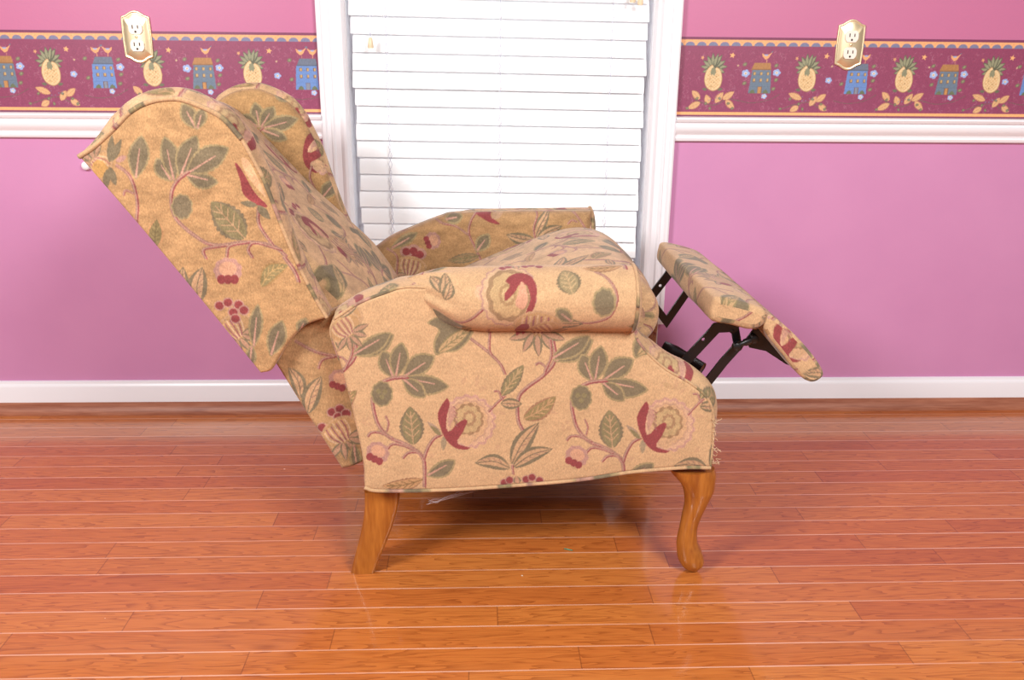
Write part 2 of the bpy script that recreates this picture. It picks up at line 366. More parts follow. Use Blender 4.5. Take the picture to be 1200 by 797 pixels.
m_veinleaf(c, k4(345, 420), k4(470, 320), 20, -6, (166, 132, 88), (150, 132, 92), (190, 156, 106))
m_paleleaf(c, k4(45, 500), k4(70, 330), 22, -3); m_paleleaf(c, k4(-40, 480), k4(-20, 330), 16, 0)
m_striped(c, k4(215, 620), 1.15, -35, False)
for x, y in ((150, 510), (190, 495), (215, 540), (240, 505), (265, 530), (225, 570)): c.blob(k4(x, y), 6.5, 6, PK); c.blob(k4(x, y), 5, 4.6, RD)
m_darkleaf(c, k4(390, 740), k4(440, 585), 17, 0); m_darkleaf(c, k4(310, 700), k4(330, 510), 12); m_darkleaf(c, k4(300, 700), k4(290, 790), 9); m_darkleaf(c, k4(520, 640), k4(550, 575), 10)
m_stem(c, [k4(450, 280), k4(500, 350), k4(520, 400)], 5)
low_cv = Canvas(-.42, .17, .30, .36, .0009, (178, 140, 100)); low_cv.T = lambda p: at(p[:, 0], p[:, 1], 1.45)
k9 = lambda x, y: (200 + x / 2.748, 270 + y / 2.748); c = low_cv
m_stem(c, [k9(400, 355), k9(470, 390), k9(540, 405)], 4); m_stem(c, [k9(475, 445), k9(490, 415), k9(530, 405)], 3.4)
m_paleleaf(c, k9(420, 540), k9(380, 440), 16, 4); m_paleleaf(c, k9(440, 590), k9(485, 470), 20, -3); m_bud(c, k9(545, 480), 11, 20)
for x, y in ((520, 585), (545, 575), (540, 600), (565, 590), (488, 635)): c.blob(k9(x, y), 6.5, 6, PK); c.blob(k9(x, y), 5, 4.6, RD)
m_striped(c, k9(545, 650), 1.15, -35, False); m_darkleaf(c, k9(590, 690), k9(600, 770), 9)

YA2 = 1.935; farm_cv = Canvas(-.34, .16, .84, .48, .0009, (176, 137, 96)); farm_cv.T = lambda p: at(p[:, 0], p[:, 1], YA2)  # far arm: same fabric, ground deepened to put its shade into the colour
k6 = lambda x, y: (540 + x / 4.6875, 230 + y / 4.6875); kk = lambda x, y: (420 + x / 3.322, 200 + y / 3.322); c = farm_cv
for b, t, w in (((405, 235), (490, 75), 12), ((415, 240), (556, 160), 12), ((400, 235), (250, 208), 13)): m_paleleaf(c, k6(*b), k6(*t), w, -2)
m_stem(c, [k6(410, 250), k6(400, 170), k6(420, 100), k6(400, 60)], 2.4)
m_stem(c, [k6(590, 62), k6(640, 110), k6(690, 185), k6(730, 240)], 2.8); m_stem(c, [k6(640, 140), k6(610, 130), k6(585, 150)], 2.2)
c.poly([k6(*a) for a in crom([(80, 95), (120, 80), (170, 85), (165, 110), (215, 150), (170, 145), (125, 125)], 40, True)], RD); c.lens(k6(170, 120), k6(235, 80), 9, (186, 148, 116))
m_stem(c, [kk(490, 375), kk(455, 300), kk(430, 240), kk(440, 190), kk(460, 165)], 2.8); m_stem(c, [kk(430, 250), kk(380, 215), kk(330, 205), kk(300, 190)], 2.6)
m_darkleaf(c, kk(462, 310), kk(505, 250), 12); m_veinleaf(c, kk(470, 330), kk(345, 350), 11, 0, DK, (160, 130, 96), OL); m_bud(c, kk(290, 270), 8.5, 70)
m_striped(c, kk(205, 375), .9, 12); m_darkleaf(c, kk(130, 300), kk(225, 245), 7); m_darkleaf(c, kk(340, 190), kk(400, 180), 9); m_stem(c, [kk(150, 400), kk(150, 330), kk(110, 300)], 2.6)
farm_cv.T = lambda p: at(p[:, 0] + 40, p[:, 1] - 60, YA2); m_fiveleaf(farm_cv)
YW2 = 1.912; fwing_cv = Canvas(-.70, .36, .50, .56, .0009, (178, 138, 94)); fwing_cv.T = lambda p: at(p[:, 0], p[:, 1], YW2); kw = lambda x, y: (250 + x / 3.32, 90 + y / 3.32); c = fwing_cv  # far wing ground likewise darkened, shade painted into the weave
for b, t, w in (((185, 195), (165, 105), 12), ((190, 195), (235, 120), 13), ((195, 200), (325, 165), 14), ((195, 205), (285, 240), 10), ((175, 195), (120, 150), 9)): m_darkleaf(c, kw(*b), kw(*t), w)
m_stem(c, [kw(200, 195), kw(180, 215), kw(170, 240)], 3); m_darkleaf(c, kw(320, 80), kw(240, 70), 10)
m_flower(c, kw(432, 290), .82, 28); m_stem(c, [kw(385, 345), kw(378, 390), kw(400, 440)], 3); m_darkleaf(c, kw(425, 470), kw(472, 410), 13); m_veinleaf(c, kw(505, 545), kw(560, 500), 12)
m_darkleaf(c, kw(590, 650), kw(560, 540), 15); m_veinleaf(c, kw(600, 560), kw(560, 470), 13); m_bud(c, kw(480, 600), 9, 40)
for cv_, am in ((farm_cv, .07), (fwing_cv, .09), (tile, .06), (panel_cv, .06), (wing_cv, .09), (low_cv, .08)): cv_.weave(am)
# ------------------------------------------------------------------ materials
def fabric_material(name, wear=.10):
    m = mat(name, rough=.92, spec=.12); b = m.node_tree.nodes['Principled BSDF']
    b.inputs['Sheen Weight'].default_value = .18; b.inputs['Sheen Roughness'].default_value = .5
    a = N(m, 'ShaderNodeAttribute', attribute_name='Col')
    tc = N(m, 'ShaderNodeTexCoord')
    mp = N(m, 'ShaderNodeMapping'); mp.inputs['Scale'].default_value = (1, 1, .45); Lk(m, tc.outputs['Object'], mp.inputs[0])
    nf = N(m, 'ShaderNodeTexNoise'); nf.inputs['Scale'].default_value = 620; nf.inputs['Detail'].default_value = 1; Lk(m, mp.outputs[0], nf.inputs['Vector'])
    mp2 = N(m, 'ShaderNodeMapping'); mp2.inputs['Scale'].default_value = (1, 1, 2.2); Lk(m, tc.outputs['Object'], mp2.inputs[0])
    nm = N(m, 'ShaderNodeTexNoise'); nm.inputs['Scale'].default_value = 26; nm.inputs['Detail'].default_value = 5; nm.inputs['Roughness'].default_value = .65; Lk(m, mp2.outputs[0], nm.inputs['Vector'])
    f1 = math_(m, 'MULTIPLY_ADD', nf.outputs[0], .52, .60)
    f2 = math_(m, 'MULTIPLY_ADD', nm.outputs[0], wear * 5, 1 - wear * 2.5)
    g = math_(m, 'MULTIPLY', f1, f2)
    vm = N(m, 'ShaderNodeVectorMath', operation='SCALE'); Lk(m, a.outputs['Color'], vm.inputs[0]); Lk(m, g, vm.inputs['Scale'])
    Lk(m, vm.outputs[0], b.inputs['Base Color'])
    bp = N(m, 'ShaderNodeBump'); bp.inputs['Strength'].default_value = .45; bp.inputs['Distance'].default_value = .0012
    Lk(m, nf.outputs[0], bp.inputs['Height']); Lk(m, bp.outputs[0], b.inputs['Normal'])
    return m
FAB = fabric_material('tapestry_weave'); FABW = fabric_material('worn_chenille_weave', .26)
BLACK = mat('black_enamelled_steel', (22, 21, 23), .32, 0, .6)
BLACKR = mat('black_dust_cloth', (30, 26, 24), .95)
WHITE = mat('white_gloss_paint', (238, 234, 238), .32)
BLIND = mat('white_blind_slat', (249, 249, 251), .35)
STRING = mat('white_blind_cord', (196, 196, 212), .7)
def wood_material(name, c0, c1, scale=1.0, rough=.28, axis='Z', coat=.4):
    m = mat(name, rough=rough, coat=coat); b = m.node_tree.nodes['Principled BSDF']; b.inputs['Coat Roughness'].default_value = .15
    tc = N(m, 'ShaderNodeTexCoord'); mp = N(m, 'ShaderNodeMapping'); Lk(m, tc.outputs['Object'], mp.inputs[0])
    mp.inputs['Scale'].default_value = (1, 1, .12) if axis == 'Z' else (.08, 1, 1)
    n1 = N(m, 'ShaderNodeTexNoise'); n1.inputs['Scale'].default_value = 70 * scale; n1.inputs['Detail'].default_value = 5; n1.inputs['Distortion'].default_value = .6; Lk(m, mp.outputs[0], n1.inputs['Vector'])
    n2 = N(m, 'ShaderNodeTexNoise'); n2.inputs['Scale'].default_value = 260 * scale; n2.inputs['Detail'].default_value = 2; Lk(m, mp.outputs[0], n2.inputs['Vector'])
    s = math_(m, 'MULTIPLY_ADD', n2.outputs[0], .5, n1.outputs[0])
    cr = N(m, 'ShaderNodeValToRGB'); cr.color_ramp.elements[0].position = .5; cr.color_ramp.elements[1].position = .95
    cr.color_ramp.elements[0].color = L4(c0); cr.color_ramp.elements[1].color = L4(c1); Lk(m, s, cr.inputs[0]); Lk(m, cr.outputs[0], b.inputs['Base Color'])
    return m
LEGW = wood_material('varnished_oak_leg', (176, 108, 42), (140, 76, 26))
ROUNDW = wood_material('stained_oak_moulding', (176, 112, 84), (140, 76, 50), axis='X', coat=0, rough=.5)

# floor: narrow strip oak boards along X
BW = .05715; Y0F = 2.0581
def floor_material():
    m = mat('oak_strip_floor', rough=.30, spec=.35, coat=.6); b = m.node_tree.nodes['Principled BSDF']; b.inputs['Coat Roughness'].default_value = .10
    tc = N(m, 'ShaderNodeTexCoord'); sp = N(m, 'ShaderNodeSeparateXYZ'); Lk(m, tc.outputs['Object'], sp.inputs[0])
    x, y = sp.outputs[0], sp.outputs[1]
    r = math_(m, 'DIVIDE', math_(m, 'SUBTRACT', y, Y0F), BW); row = math_(m, 'FLOOR', r); fr = math_(m, 'FRACT', r)
    wn = N(m, 'ShaderNodeTexWhiteNoise', noise_dimensions='1D'); Lk(m, row, wn.inputs['W'])
    wn2 = N(m, 'ShaderNodeTexWhiteNoise', noise_dimensions='1D'); Lk(m, math_(m, 'ADD', row, 91.3), wn2.inputs['W'])
    ln = math_(m, 'MULTIPLY_ADD', wn2.outputs['Value'], .45, .42)
    s = math_(m, 'ADD', math_(m, 'DIVIDE', x, ln), math_(m, 'MULTIPLY', wn.outputs['Value'], 9.7)); col = math_(m, 'FLOOR', s); fs = math_(m, 'FRACT', s)
    cb = N(m, 'ShaderNodeCombineXYZ'); Lk(m, row, cb.inputs[0]); Lk(m, col, cb.inputs[1])
    pid = N(m, 'ShaderNodeTexWhiteNoise', noise_dimensions='2D'); Lk(m, cb.outputs[0], pid.inputs['Vector'])
    # grain: long noise distorted per board
    off = N(m, 'ShaderNodeVectorMath', operation='SCALE'); Lk(m, pid.outputs['Color'], off.inputs[0]); off.inputs['Scale'].default_value = 7
    av = N(m, 'ShaderNodeVectorMath', operation='ADD'); Lk(m, tc.outputs['Object'], av.inputs[0]); Lk(m, off.outputs[0], av.inputs[1])
    mp = N(m, 'ShaderNodeMapping'); mp.inputs['Scale'].default_value = (.09, 1, 1); Lk(m, av.outputs[0], mp.inputs[0])
    n1 = N(m, 'ShaderNodeTexNoise'); n1.inputs['Scale'].default_value = 48; n1.inputs['Detail'].default_value = 2; n1.inputs['Distortion'].default_value = .4; Lk(m, mp.outputs[0], n1.inputs['Vector'])
    ring = math_(m, 'FRACT', math_(m, 'MULTIPLY', n1.outputs[0], 9)); ring = math_(m, 'POWER', ring, 3)
    n2 = N(m, 'ShaderNodeTexNoise'); n2.inputs['Scale'].default_value = 420; n2.inputs['Detail'].default_value = 2; Lk(m, mp.outputs[0], n2.inputs['Vector'])
    n3 = N(m, 'ShaderNodeTexNoise'); n3.inputs['Scale'].default_value = 3.0; Lk(m, tc.outputs['Object'], n3.inputs['Vector'])
    t = math_(m, 'MULTIPLY_ADD', pid.outputs['Value'], .55, math_(m, 'MULTIPLY', n2.outputs[0], .45))
    cr = N(m, 'ShaderNodeValToRGB'); e = cr.color_ramp.elements; e[0].position = .1; e[1].position = .85
    e[0].color = L4((174, 90, 42)); e[1].color = L4((198, 120, 56)); x_ = e.new(.45); x_.color = L4((188, 105, 47)); Lk(m, t, cr.inputs[0])
    gm = N(m, 'ShaderNodeMix', data_type='RGBA', blend_type='MULTIPLY'); Lk(m, math_(m, 'MULTIPLY', ring, .5), gm.inputs[0]); Lk(m, cr.outputs[0], gm.inputs[6]); gm.inputs[7].default_value = L4((140, 80, 44))
    # bevel highlights painted as pale seams along the boards, darker butt joints
    seam = math_(m, 'LESS_THAN', math_(m, 'ABSOLUTE', math_(m, 'SUBTRACT', fr, .5)), .478)      # 1 inside
    seam = math_(m, 'SUBTRACT', 1, seam)
    vis = math_(m, 'MULTIPLY_ADD', n3.outputs[0], 1.1, -.05); seam = math_(m, 'MULTIPLY', seam, math_(m, 'MINIMUM', math_(m, 'MAXIMUM', vis, .15), .75))
    jt = math_(m, 'LESS_THAN', math_(m, 'MULTIPLY', fs, ln), .0018)
    j1 = N(m, 'ShaderNodeMix', data_type='RGBA'); Lk(m, math_(m, 'MULTIPLY', jt, .55), j1.inputs[0]); Lk(m, gm.outputs[2], j1.inputs[6]); j1.inputs[7].default_value = L4((96, 44, 24))
    j2 = N(m, 'ShaderNodeMix', data_type='RGBA'); Lk(m, seam, j2.inputs[0]); Lk(m, j1.outputs[2], j2.inputs[6]); j2.inputs[7].default_value = L4((240, 196, 176))
    # dust specks
    vo = N(m, 'ShaderNodeTexVoronoi'); vo.inputs['Scale'].default_value = 11; Lk(m, tc.outputs['Object'], vo.inputs['Vector'])
    vs = N(m, 'ShaderNodeSeparateColor'); Lk(m, vo.outputs['Color'], vs.inputs[0])
    dust = math_(m, 'MULTIPLY', math_(m, 'LESS_THAN', vo.outputs['Distance'], .022), math_(m, 'GREATER_THAN', vs.outputs[0], .78))
    j3 = N(m, 'ShaderNodeMix', data_type='RGBA'); Lk(m, math_(m, 'MULTIPLY', dust, .8), j3.inputs[0]); Lk(m, j2.outputs[2], j3.inputs[6]); j3.inputs[7].default_value = L4((245, 225, 205))
    Lk(m, j3.outputs[2], b.inputs['Base Color'])
    bp = N(m, 'ShaderNodeBump'); bp.inputs['Strength'].default_value = .25; bp.inputs['Distance'].default_value = .0008
    hh = math_(m, 'ADD', math_(m, 'MULTIPLY', math_(m, 'SUBTRACT', 1, math_(m, 'LESS_THAN', math_(m, 'ABSOLUTE', math_(m, 'SUBTRACT', fr, .5)), .475)), -1), math_(m, 'MULTIPLY', n3.outputs[0], 1.5))
    Lk(m, hh, bp.inputs['Height']); Lk(m, bp.outputs[0], b.inputs['Normal']); Lk(m, bp.outputs[0], b.inputs['Coat Normal'])
    return m
FLOOR = floor_material()
def wall_material():
    m = mat('pink_eggshell_paint', rough=.42, spec=.35); b = m.node_tree.nodes['Principled BSDF']
    tc = N(m, 'ShaderNodeTexCoord'); n = N(m, 'ShaderNodeTexNoise'); n.inputs['Scale'].default_value = 5; n.inputs['Detail'].default_value = 4; Lk(m, tc.outputs['Object'], n.inputs['Vector'])
    cr = N(m, 'ShaderNodeValToRGB'); e = cr.color_ramp.elements; e[0].position = .3; e[1].position = .7; e[0].color = L4((200, 136, 178)); e[1].color = L4((205, 141, 182)); Lk(m, n.outputs[0], cr.inputs[0])
    # small scuffs
    sp = N(m, 'ShaderNodeMapping'); sp.inputs['Location'].default_value = (-.966, 0, -.70); Lk(m, tc.outputs['Object'], sp.inputs[0])
    sz = N(m, 'ShaderNodeSeparateXYZ'); Lk(m, tc.outputs['Object'], sz.inputs[0])      # two paints: a warmer pink above the chair rail
    mx = N(m, 'ShaderNodeMix', data_type='RGBA'); Lk(m, math_(m, 'GREATER_THAN', sz.outputs[2], .78), mx.inputs[0]); Lk(m, cr.outputs[0], mx.inputs[6]); mx.inputs[7].default_value = L4((189, 110, 146))
    Lk(m, mx.outputs[2], b.inputs['Base Color'])
    n2 = N(m, 'ShaderNodeTexNoise'); n2.inputs['Scale'].default_value = 180; n2.inputs['Detail'].default_value = 2; Lk(m, tc.outputs['Object'], n2.inputs['Vector'])
    bp = N(m, 'ShaderNodeBump'); bp.inputs['Strength'].default_value = .12; bp.inputs['Distance'].default_value = .001; Lk(m, n2.outputs[0], bp.inputs['Height']); Lk(m, bp.outputs[0], b.inputs['Normal'])
    return m
PINK = wall_material()

# ------------------------------------------------------------------ the setting
# window opening: X -.325 .. .43, Z .28 .. 1.5
WX0, WX1, WZ0, WZ1 = -.325, .428, .275, 1.55
CX0, CX1 = -.39, .492
mb = MB(); mb.box(-3, 3, -2.5, WALL + .16, -.03, 0); tag(mb.build('floor', FLOOR, smooth=False), kind='structure')
mb = MB(); T_ = .16
mb.box(-3, WX0, WALL, WALL + T_, 0, 2.45); mb.box(WX1, 3, WALL, WALL + T_, 0, 2.45); mb.box(WX0, WX1, WALL, WALL + T_, 0, WZ0); mb.box(WX0, WX1, WALL, WALL + T_, WZ1, 2.45)
tag(mb.build('wall_back', PINK, smooth=False), kind='structure')
def moulding(name, x0, x1, prof, m, z0, flip=False):
    """horizontal moulding: prof = (out, z) from bottom to top"""
    P = np.array([[(x, WALL - o, z0 + z) for (o, z) in prof] for x in (x0, x1)])
    b = MB(); b.grid(P); k = len(prof)
    b.f.append([tuple(range(k)), tuple(range(k, 2 * k))]); o = b.build(name, m, smooth=True, sharp=25)
    return tag(o, kind='structure')
RAIL = [(0, 0), (.006, 0), (.011, .003), (.013, .009), (.010, .013), (.011, .018), (.018, .026), (.021, .034), (.021, .040), (.016, .043), (.016, .046), (.023, .050), (.026, .056), (.024, .060), (0, .062)]
moulding('trim_1', -3, CX0, RAIL, WHITE, .730); moulding('trim_2', CX1, 3, RAIL, WHITE, .730)
BASE = [(0, 0), (.012, 0), (.012, .072), (.010, .078), (.007, .082), (.006, .087), (0, .089)]
moulding('baseboard_back', -3, 3, BASE, WHITE, 0)
QR = [(0.012, 0), (.034, 0), (.0335, .006), (.031, .013), (.026, .020), (.020, .026), (.012, .030)]
moulding('trim_3', -3, 3, QR, ROUNDW, 0)
# casing: fluted uprights, stool and apron
CASP = [(0, 0), (.017, 0), (.020, .004), (.020, .010), (.016, .014), (.015, .022), (.018, .025), (.018, .029), (.014, .033), (.013, .045), (.017, .049), (.019, .054), (.018, .060), (.012, .063), (0, .065)]
def upright(b, x0, sgn):
    P = np.array([[(x0 + sgn * w, WALL - o, z) for (o, w) in CASP] for z in (WZ0 - .02, WZ1 + .05)]); b.grid(P)
win = empty('window_1', (.05, WALL, WZ0)); tag(win, kind='structure')
b = MB(); upright(b, CX0, 1); upright(b, CX1, -1); b.build('window_casing', WHITE, win, sharp=25)
b = MB(); b.box(CX0 - .004, CX1 + .004, WALL - .03, WALL, WZ0 - .022, WZ0 + .002); b.box(CX0 + .012, CX1 - .012, WALL - .015, WALL, WZ0 - .085, WZ0 - .022); b.build('window_sill', WHITE, win, smooth=False)
b = MB(); b.box(WX0 - .001, WX0 + .003, WALL, WALL + .10, WZ0, WZ1); b.box(WX1 - .003, WX1 + .001, WALL, WALL + .10, WZ0, WZ1); b.build('window_jamb', WHITE, win, smooth=False)
b = MB()
for x in (WX0, WX1 - .03): b.box(x, x + .03, WALL + .07, WALL + .10, WZ0, WZ1)
b.box(WX0, WX1, WALL + .07, WALL + .10, WZ0, WZ0 + .04); b.box(WX0, WX1, WALL + .06, WALL + .095, .86, .90); b.box(WX0, WX1, WALL + .07, WALL + .10, WZ1 - .04, WZ1)
b.build('window_frame', WHITE, win, smooth=False)
GL = mat('window_glass', (250, 252, 252), .02); GL.node_tree.nodes['Principled BSDF'].inputs['Transmission Weight'].default_value = 1
b = MB(); b.box(WX0 + .03, WX1 - .03, WALL + .083, WALL + .087, WZ0 + .03, WZ1 - .03); b.build('window_pane', GL, win, smooth=False)

# wallpaper border -----------------------------------------------------------
BG = (142, 62, 94); BZ0, BZ1 = .792, .9815
Tb = lambda p: at(p[:, 0], p[:, 1], WALL)
def border_canvas(u0, w): return Canvas(u0, BZ0 - .004, w, BZ1 - BZ0 + .008, .0009, BG)
GR, BL, OR, TN, YL = (108, 106, 84), (110, 136, 186), (212, 152, 104), (214, 166, 116), (222, 190, 140)
# motif frames: u to the right, v up, metres
def mtr(cv, u, v, S=1.0, flip=1): cv.T = lambda p: np.stack([u + flip * p[:, 0] * S, v + p[:, 1] * S], 1)
def star(cv, x, y, r, col=(236, 172, 108), a0=.2):
    a = np.arange(10) * np.pi / 5 + a0; rr = np.where(np.arange(10) % 2 == 0, r, r * .42); cv.poly(np.stack([x + rr * np.sin(a), y + rr * np.cos(a)], 1), col)
def pineapple(cv, u, v):
    mtr(cv, u, v)
    for t in (-.026, .026): cv.lens((t * .5, -.038), (t, -.036), .007, GR)
    for a, l, w in ((-84, .034, .011), (84, .034, .011), (-110, .030, .012), (112, .030, .012), (-58, .033, .012), (58, .033, .012), (-33, .034, .012), (30, .036, .012), (-8, .036, .011), (14, .036, .010), (-150, .018, .010), (155, .018, .010)):
        r = math.radians(a); tip = (math.sin(r) * l, .014 + math.cos(r) * l)
        cv.lens((0, .014), tip, w, (96, 96, 76)); cv.lens((math.sin(r) * .006, .014 + math.cos(r) * .006), (tip[0] * .93, .014 + (tip[1] - .014) * .9), w * .6, (146, 144, 112), bend=.0012)
    body = crom([(-.007, .020), (-.016, .008), (-.0195, -.012), (-.015, -.030), (-.004, -.040), (.007, -.040), (.017, -.030), (.020, -.012), (.016, .007), (.007, .016), (.002, .012), (-.003, .022)], 60, True)
    body = body * np.array([1.14, 1.0]); cv.poly(body, (176, 134, 88)); cv.poly(body * .94 + np.array([0, -.0006]), YL)
    for i in range(-6, 9):
        for sg in (-1, 1):
            p0 = np.array([sg * -.019, -.040 + i * .0075]); p1 = p0 + np.array([sg * .038, .034])
            tt = np.linspace(0, 1, 22)[:, None]; pp = p0 + (p1 - p0) * tt; ok = ((pp[:, 0] / .0175) ** 2 + ((pp[:, 1] + .013) / .024) ** 2) < 1
            if ok.sum() > 2: q = pp[ok]; cv.stroke([q[0], q[-1]], .0009, (204, 152, 92))
    for a, r in ((-.1, .012), (.003, -.02), (.008, -.006), (-.008, -.012), (-.004, -.03), (.006, .003)): cv.blob((a if abs(a) < .05 else -.005, r), .0013, .0013, (150, 116, 70))
    for a in (-160, 172): r = math.radians(a); cv.lens((0, .016), (math.sin(r) * .016, .014 + math.cos(r) * .019), .009, (136, 134, 104))
    star(cv, -.030, .038, .0055, OR, .5); star(cv, .044, .044, .0075); star(cv, .060, .020, .0035, CR)
def flowerlet(cv, x, y, r, col=(150, 168, 214)):
    for k in range(5): a = k * 2 * np.pi / 5; cv.blob((x + r * .6 * math.cos(a), y + r * .6 * math.sin(a)), r * .5, r * .5, col)
    cv.blob((x, y), r * .45, r * .45, (206, 214, 226)); cv.blob((x, y), r * .26, r * .26, (206, 160, 100))
def house(cv, u, v, orange=True):
    cv.T = lambda p: np.stack([u + p[:, 0] * 1.2, v + p[:, 1] * 1.07], 1); w = (104, 120, 138) if orange else (100, 134, 192)
    cv.poly([(-.0225, -.034), (.0245, -.034), (.0215, .018), (-.0175, .018)] if orange else [(-.0245, -.034), (.0225, -.034), (.0205, .018), (-.0215, .018)], w)
    for k in range(6): y = -.028 + k * .009; cv.stroke([(-.0225, y), (.0225, y)], .0006, tuple(np.array(w) * .93))
    rf = (170, 120, 70) if orange else (104, 112, 130)
    cv.poly([(-.020, .018), (.022, .018), (.019, .034), (-.014, .034)], rf); cv.poly([(-.020, .018), (.022, .018), (.0215, .0205), (-.0195, .0205)], tuple(np.array(rf) * .85))
    for k in range(5): cv.stroke([(-.014 + k * .008, .021), (-.012 + k * .0075, .033)], .0005, tuple(np.array(rf) * 1.1))
    for yy in (.0095, -.005):
        for xx in (-.0125, .0015, .0155): cv.poly([(xx - .0028, yy - .0038), (xx + .0028, yy - .0038), (xx + .0028, yy + .0038), (xx - .0028, yy + .0038)], (126, 98, 76)); cv.poly([(xx - .0012, yy - .0028), (xx + .0022, yy - .0028), (xx + .0022, yy + .003), (xx - .0012, yy + .003)], (196, 158, 96))
    dc = (190, 134, 76) if orange else (128, 134, 150)
    cv.poly([(-.0035, -.034), (.0052, -.034), (.0052, -.019), (-.0035, -.019)], (120, 84, 66)); cv.poly([(-.0024, -.034), (.0042, -.034), (.0042, -.0202), (-.0024, -.0202)], dc)
    for s_ in (-1, 1): cv.poly([(s_ * .020, -.034), (s_ * .008, -.034), (s_ * .010, -.028), (s_ * .014, -.0255), (s_ * .0185, -.0295)], (104, 112, 84))
    for bx, fl in (((.010, 1),) if orange else ((-.010, 1), (.012, -1))):
        yb = .048; f = fl * -1
        cv.poly([(bx - f * .011, yb + .009), (bx - f * .004, yb + .004), (bx + f * .006, yb + .004), (bx + f * .010, yb + .007), (bx + f * .009, yb), (bx + f * .002, yb - .007), (bx - f * .004, yb - .004), (bx - f * .007, yb + .002)], (226, 160, 104))
        cv.poly([(bx - f * .003, yb + .004), (bx + f * .006, yb + .004), (bx + f * .003, yb + .0005), (bx - f * .001, yb + .0005)], (150, 164, 200)); cv.poly([(bx - f * .014, yb + .0125), (bx - f * .009, yb + .010), (bx - f * .009, yb + .007)], (96, 120, 140))
        cv.stroke([(bx + .001, yb - .007), (bx + .001, yb - .013)], .0012, OR)
def oakleaf(cv, b, t, w=.013):
    b = np.array(b); t = b + (np.array(t) - b) * 1.15; w = w * 1.2; cv.lens(b, t, w, (176, 112, 80), jag=.55); cv.lens(b, t, w * .82, TN, jag=.6); cv.stroke([b, t], .0007, (186, 120, 76))
def vine(cv, u, v, kind):
    mtr(cv, u, v); G2 = (108, 98, 84)
    if kind == 0:     # oak leaves both sides under a pineapple
        cv.stroke([(-.046, -.006), (-.030, -.014), (0, -.022), (.020, -.018), (.040, -.006), (.070, -.012)], .0014, G2)
        for bb, tt in (((-.030, -.008), (-.048, .010)), ((-.028, -.016), (-.055, -.029)), ((-.006, -.018), (-.014, .000)), ((.010, -.016), (.026, .006)), ((.028, -.008), (.052, .008)), ((.036, -.010), (.056, -.028))): oakleaf(cv, bb, tt)
    else:             # other spray
        cv.stroke([(-.055, -.030), (-.02, -.018), (.015, -.014), (.036, -.026), (.06, -.024)], .0014, G2)
        for bb, tt in (((-.008, -.006), (-.038, .006)), ((-.014, -.024), (-.032, -.034)), ((.014, -.022), (.028, -.002)), ((.030, -.012), (.050, .004)), ((.038, -.020), (.056, -.032))): oakleaf(cv, bb, tt, .0125)
    for k in range(7):
        x = -.06 + k * .019 + .004 * ((k * 7) % 3); y = -.030 + .012 * ((k * 5) % 3); cv.blob((x, y), .0042, .0032, (112, 106, 82), k * 37); cv.blob((x, y), .0024, .0018, (140, 132, 98), k * 37)
    for k in range(6): cv.blob((.004 + .009 * ((k * 3) % 4) - .01, -.010 + .005 * ((k * 5) % 3)), .0013, .0013, (122, 124, 150))
def paint_border(cv, pines, houses, u0, u1):
    cv.T = lambda p: p
    r2 = np.random.default_rng(5)
    for k in range(int((u1 - u0) * 900)):      # faint curls in the printed ground
        x, y = r2.uniform(u0, u1), r2.uniform(BZ0 + .01, BZ1 - .03); a = r2.uniform(0, 6.3); l = .006
        cv.stroke([(x, y), (x + l * math.cos(a), y + l * math.sin(a)), (x + l * math.cos(a + .9), y + 1.6 * l * math.sin(a + .9))], .0007, (164, 84, 112) if k % 3 else (172, 108, 132))
    cv.poly([(u0, BZ1 - .006), (u1, BZ1 - .006), (u1, BZ1 + .01), (u0, BZ1 + .01)], (124, 54, 88))
    cv.poly([(u0, BZ1 - .0195), (u1, BZ1 - .0195), (u1, BZ1 - .006), (u0, BZ1 - .006)], (234, 166, 108))
    n = int((u1 - u0) / .0285) + 2
    for k in range(n):
        x = u0 + k * .0285; cv.blob((x, BZ1 - .0205), .0118, .0095, (120, 120, 150))
    cv.poly([(u0, BZ1 - .031), (u1, BZ1 - .031), (u1, BZ1 - .0205), (u0, BZ1 - .0205)], BG)
    for k in range(n * 2): cv.blob((u0 + k * .01425, BZ1 - .0115), .0009, .0009, (200, 116, 84))
    cv.poly([(u0, BZ0 - .005), (u1, BZ0 - .005), (u1, BZ0 + .004), (u0, BZ0 + .004)], (120, 54, 90)); cv.poly([(u0, BZ0 + .004), (u1, BZ0 + .004), (u1, BZ0 + .0115), (u0, BZ0 + .0115)], (238, 168, 104))
    for k, u in enumerate(pines): vine(cv, u[0], BZ0 + .050, u[1]); pineapple(cv, u[0], BZ0 + .103)
    for u, o in houses:
        house(cv, u, BZ0 + .094, o); flowerlet(cv, .034, .012, .0075); flowerlet(cv, -.031 if o else -.060, .010 if o else -.004, .008 if o else .0065); flowerlet(cv, .012, -.041, .0055, (160, 176, 214))
        for q in ((.034, -.004), (-.032, -.012), (.030, -.024), (-.034, .030), (.032, .028)): cv.blob(q, .0048, .0038, (116, 110, 86), 40); cv.blob(q, .0026, .002, (144, 138, 104), 40)
        cv.stroke([(-.045, -.050), (-.015, -.056), (.02, -.050), (.045, -.036)], .0012, (108, 92, 84))
def Xw(px, py): return float(at(px, py, WALL)[0])
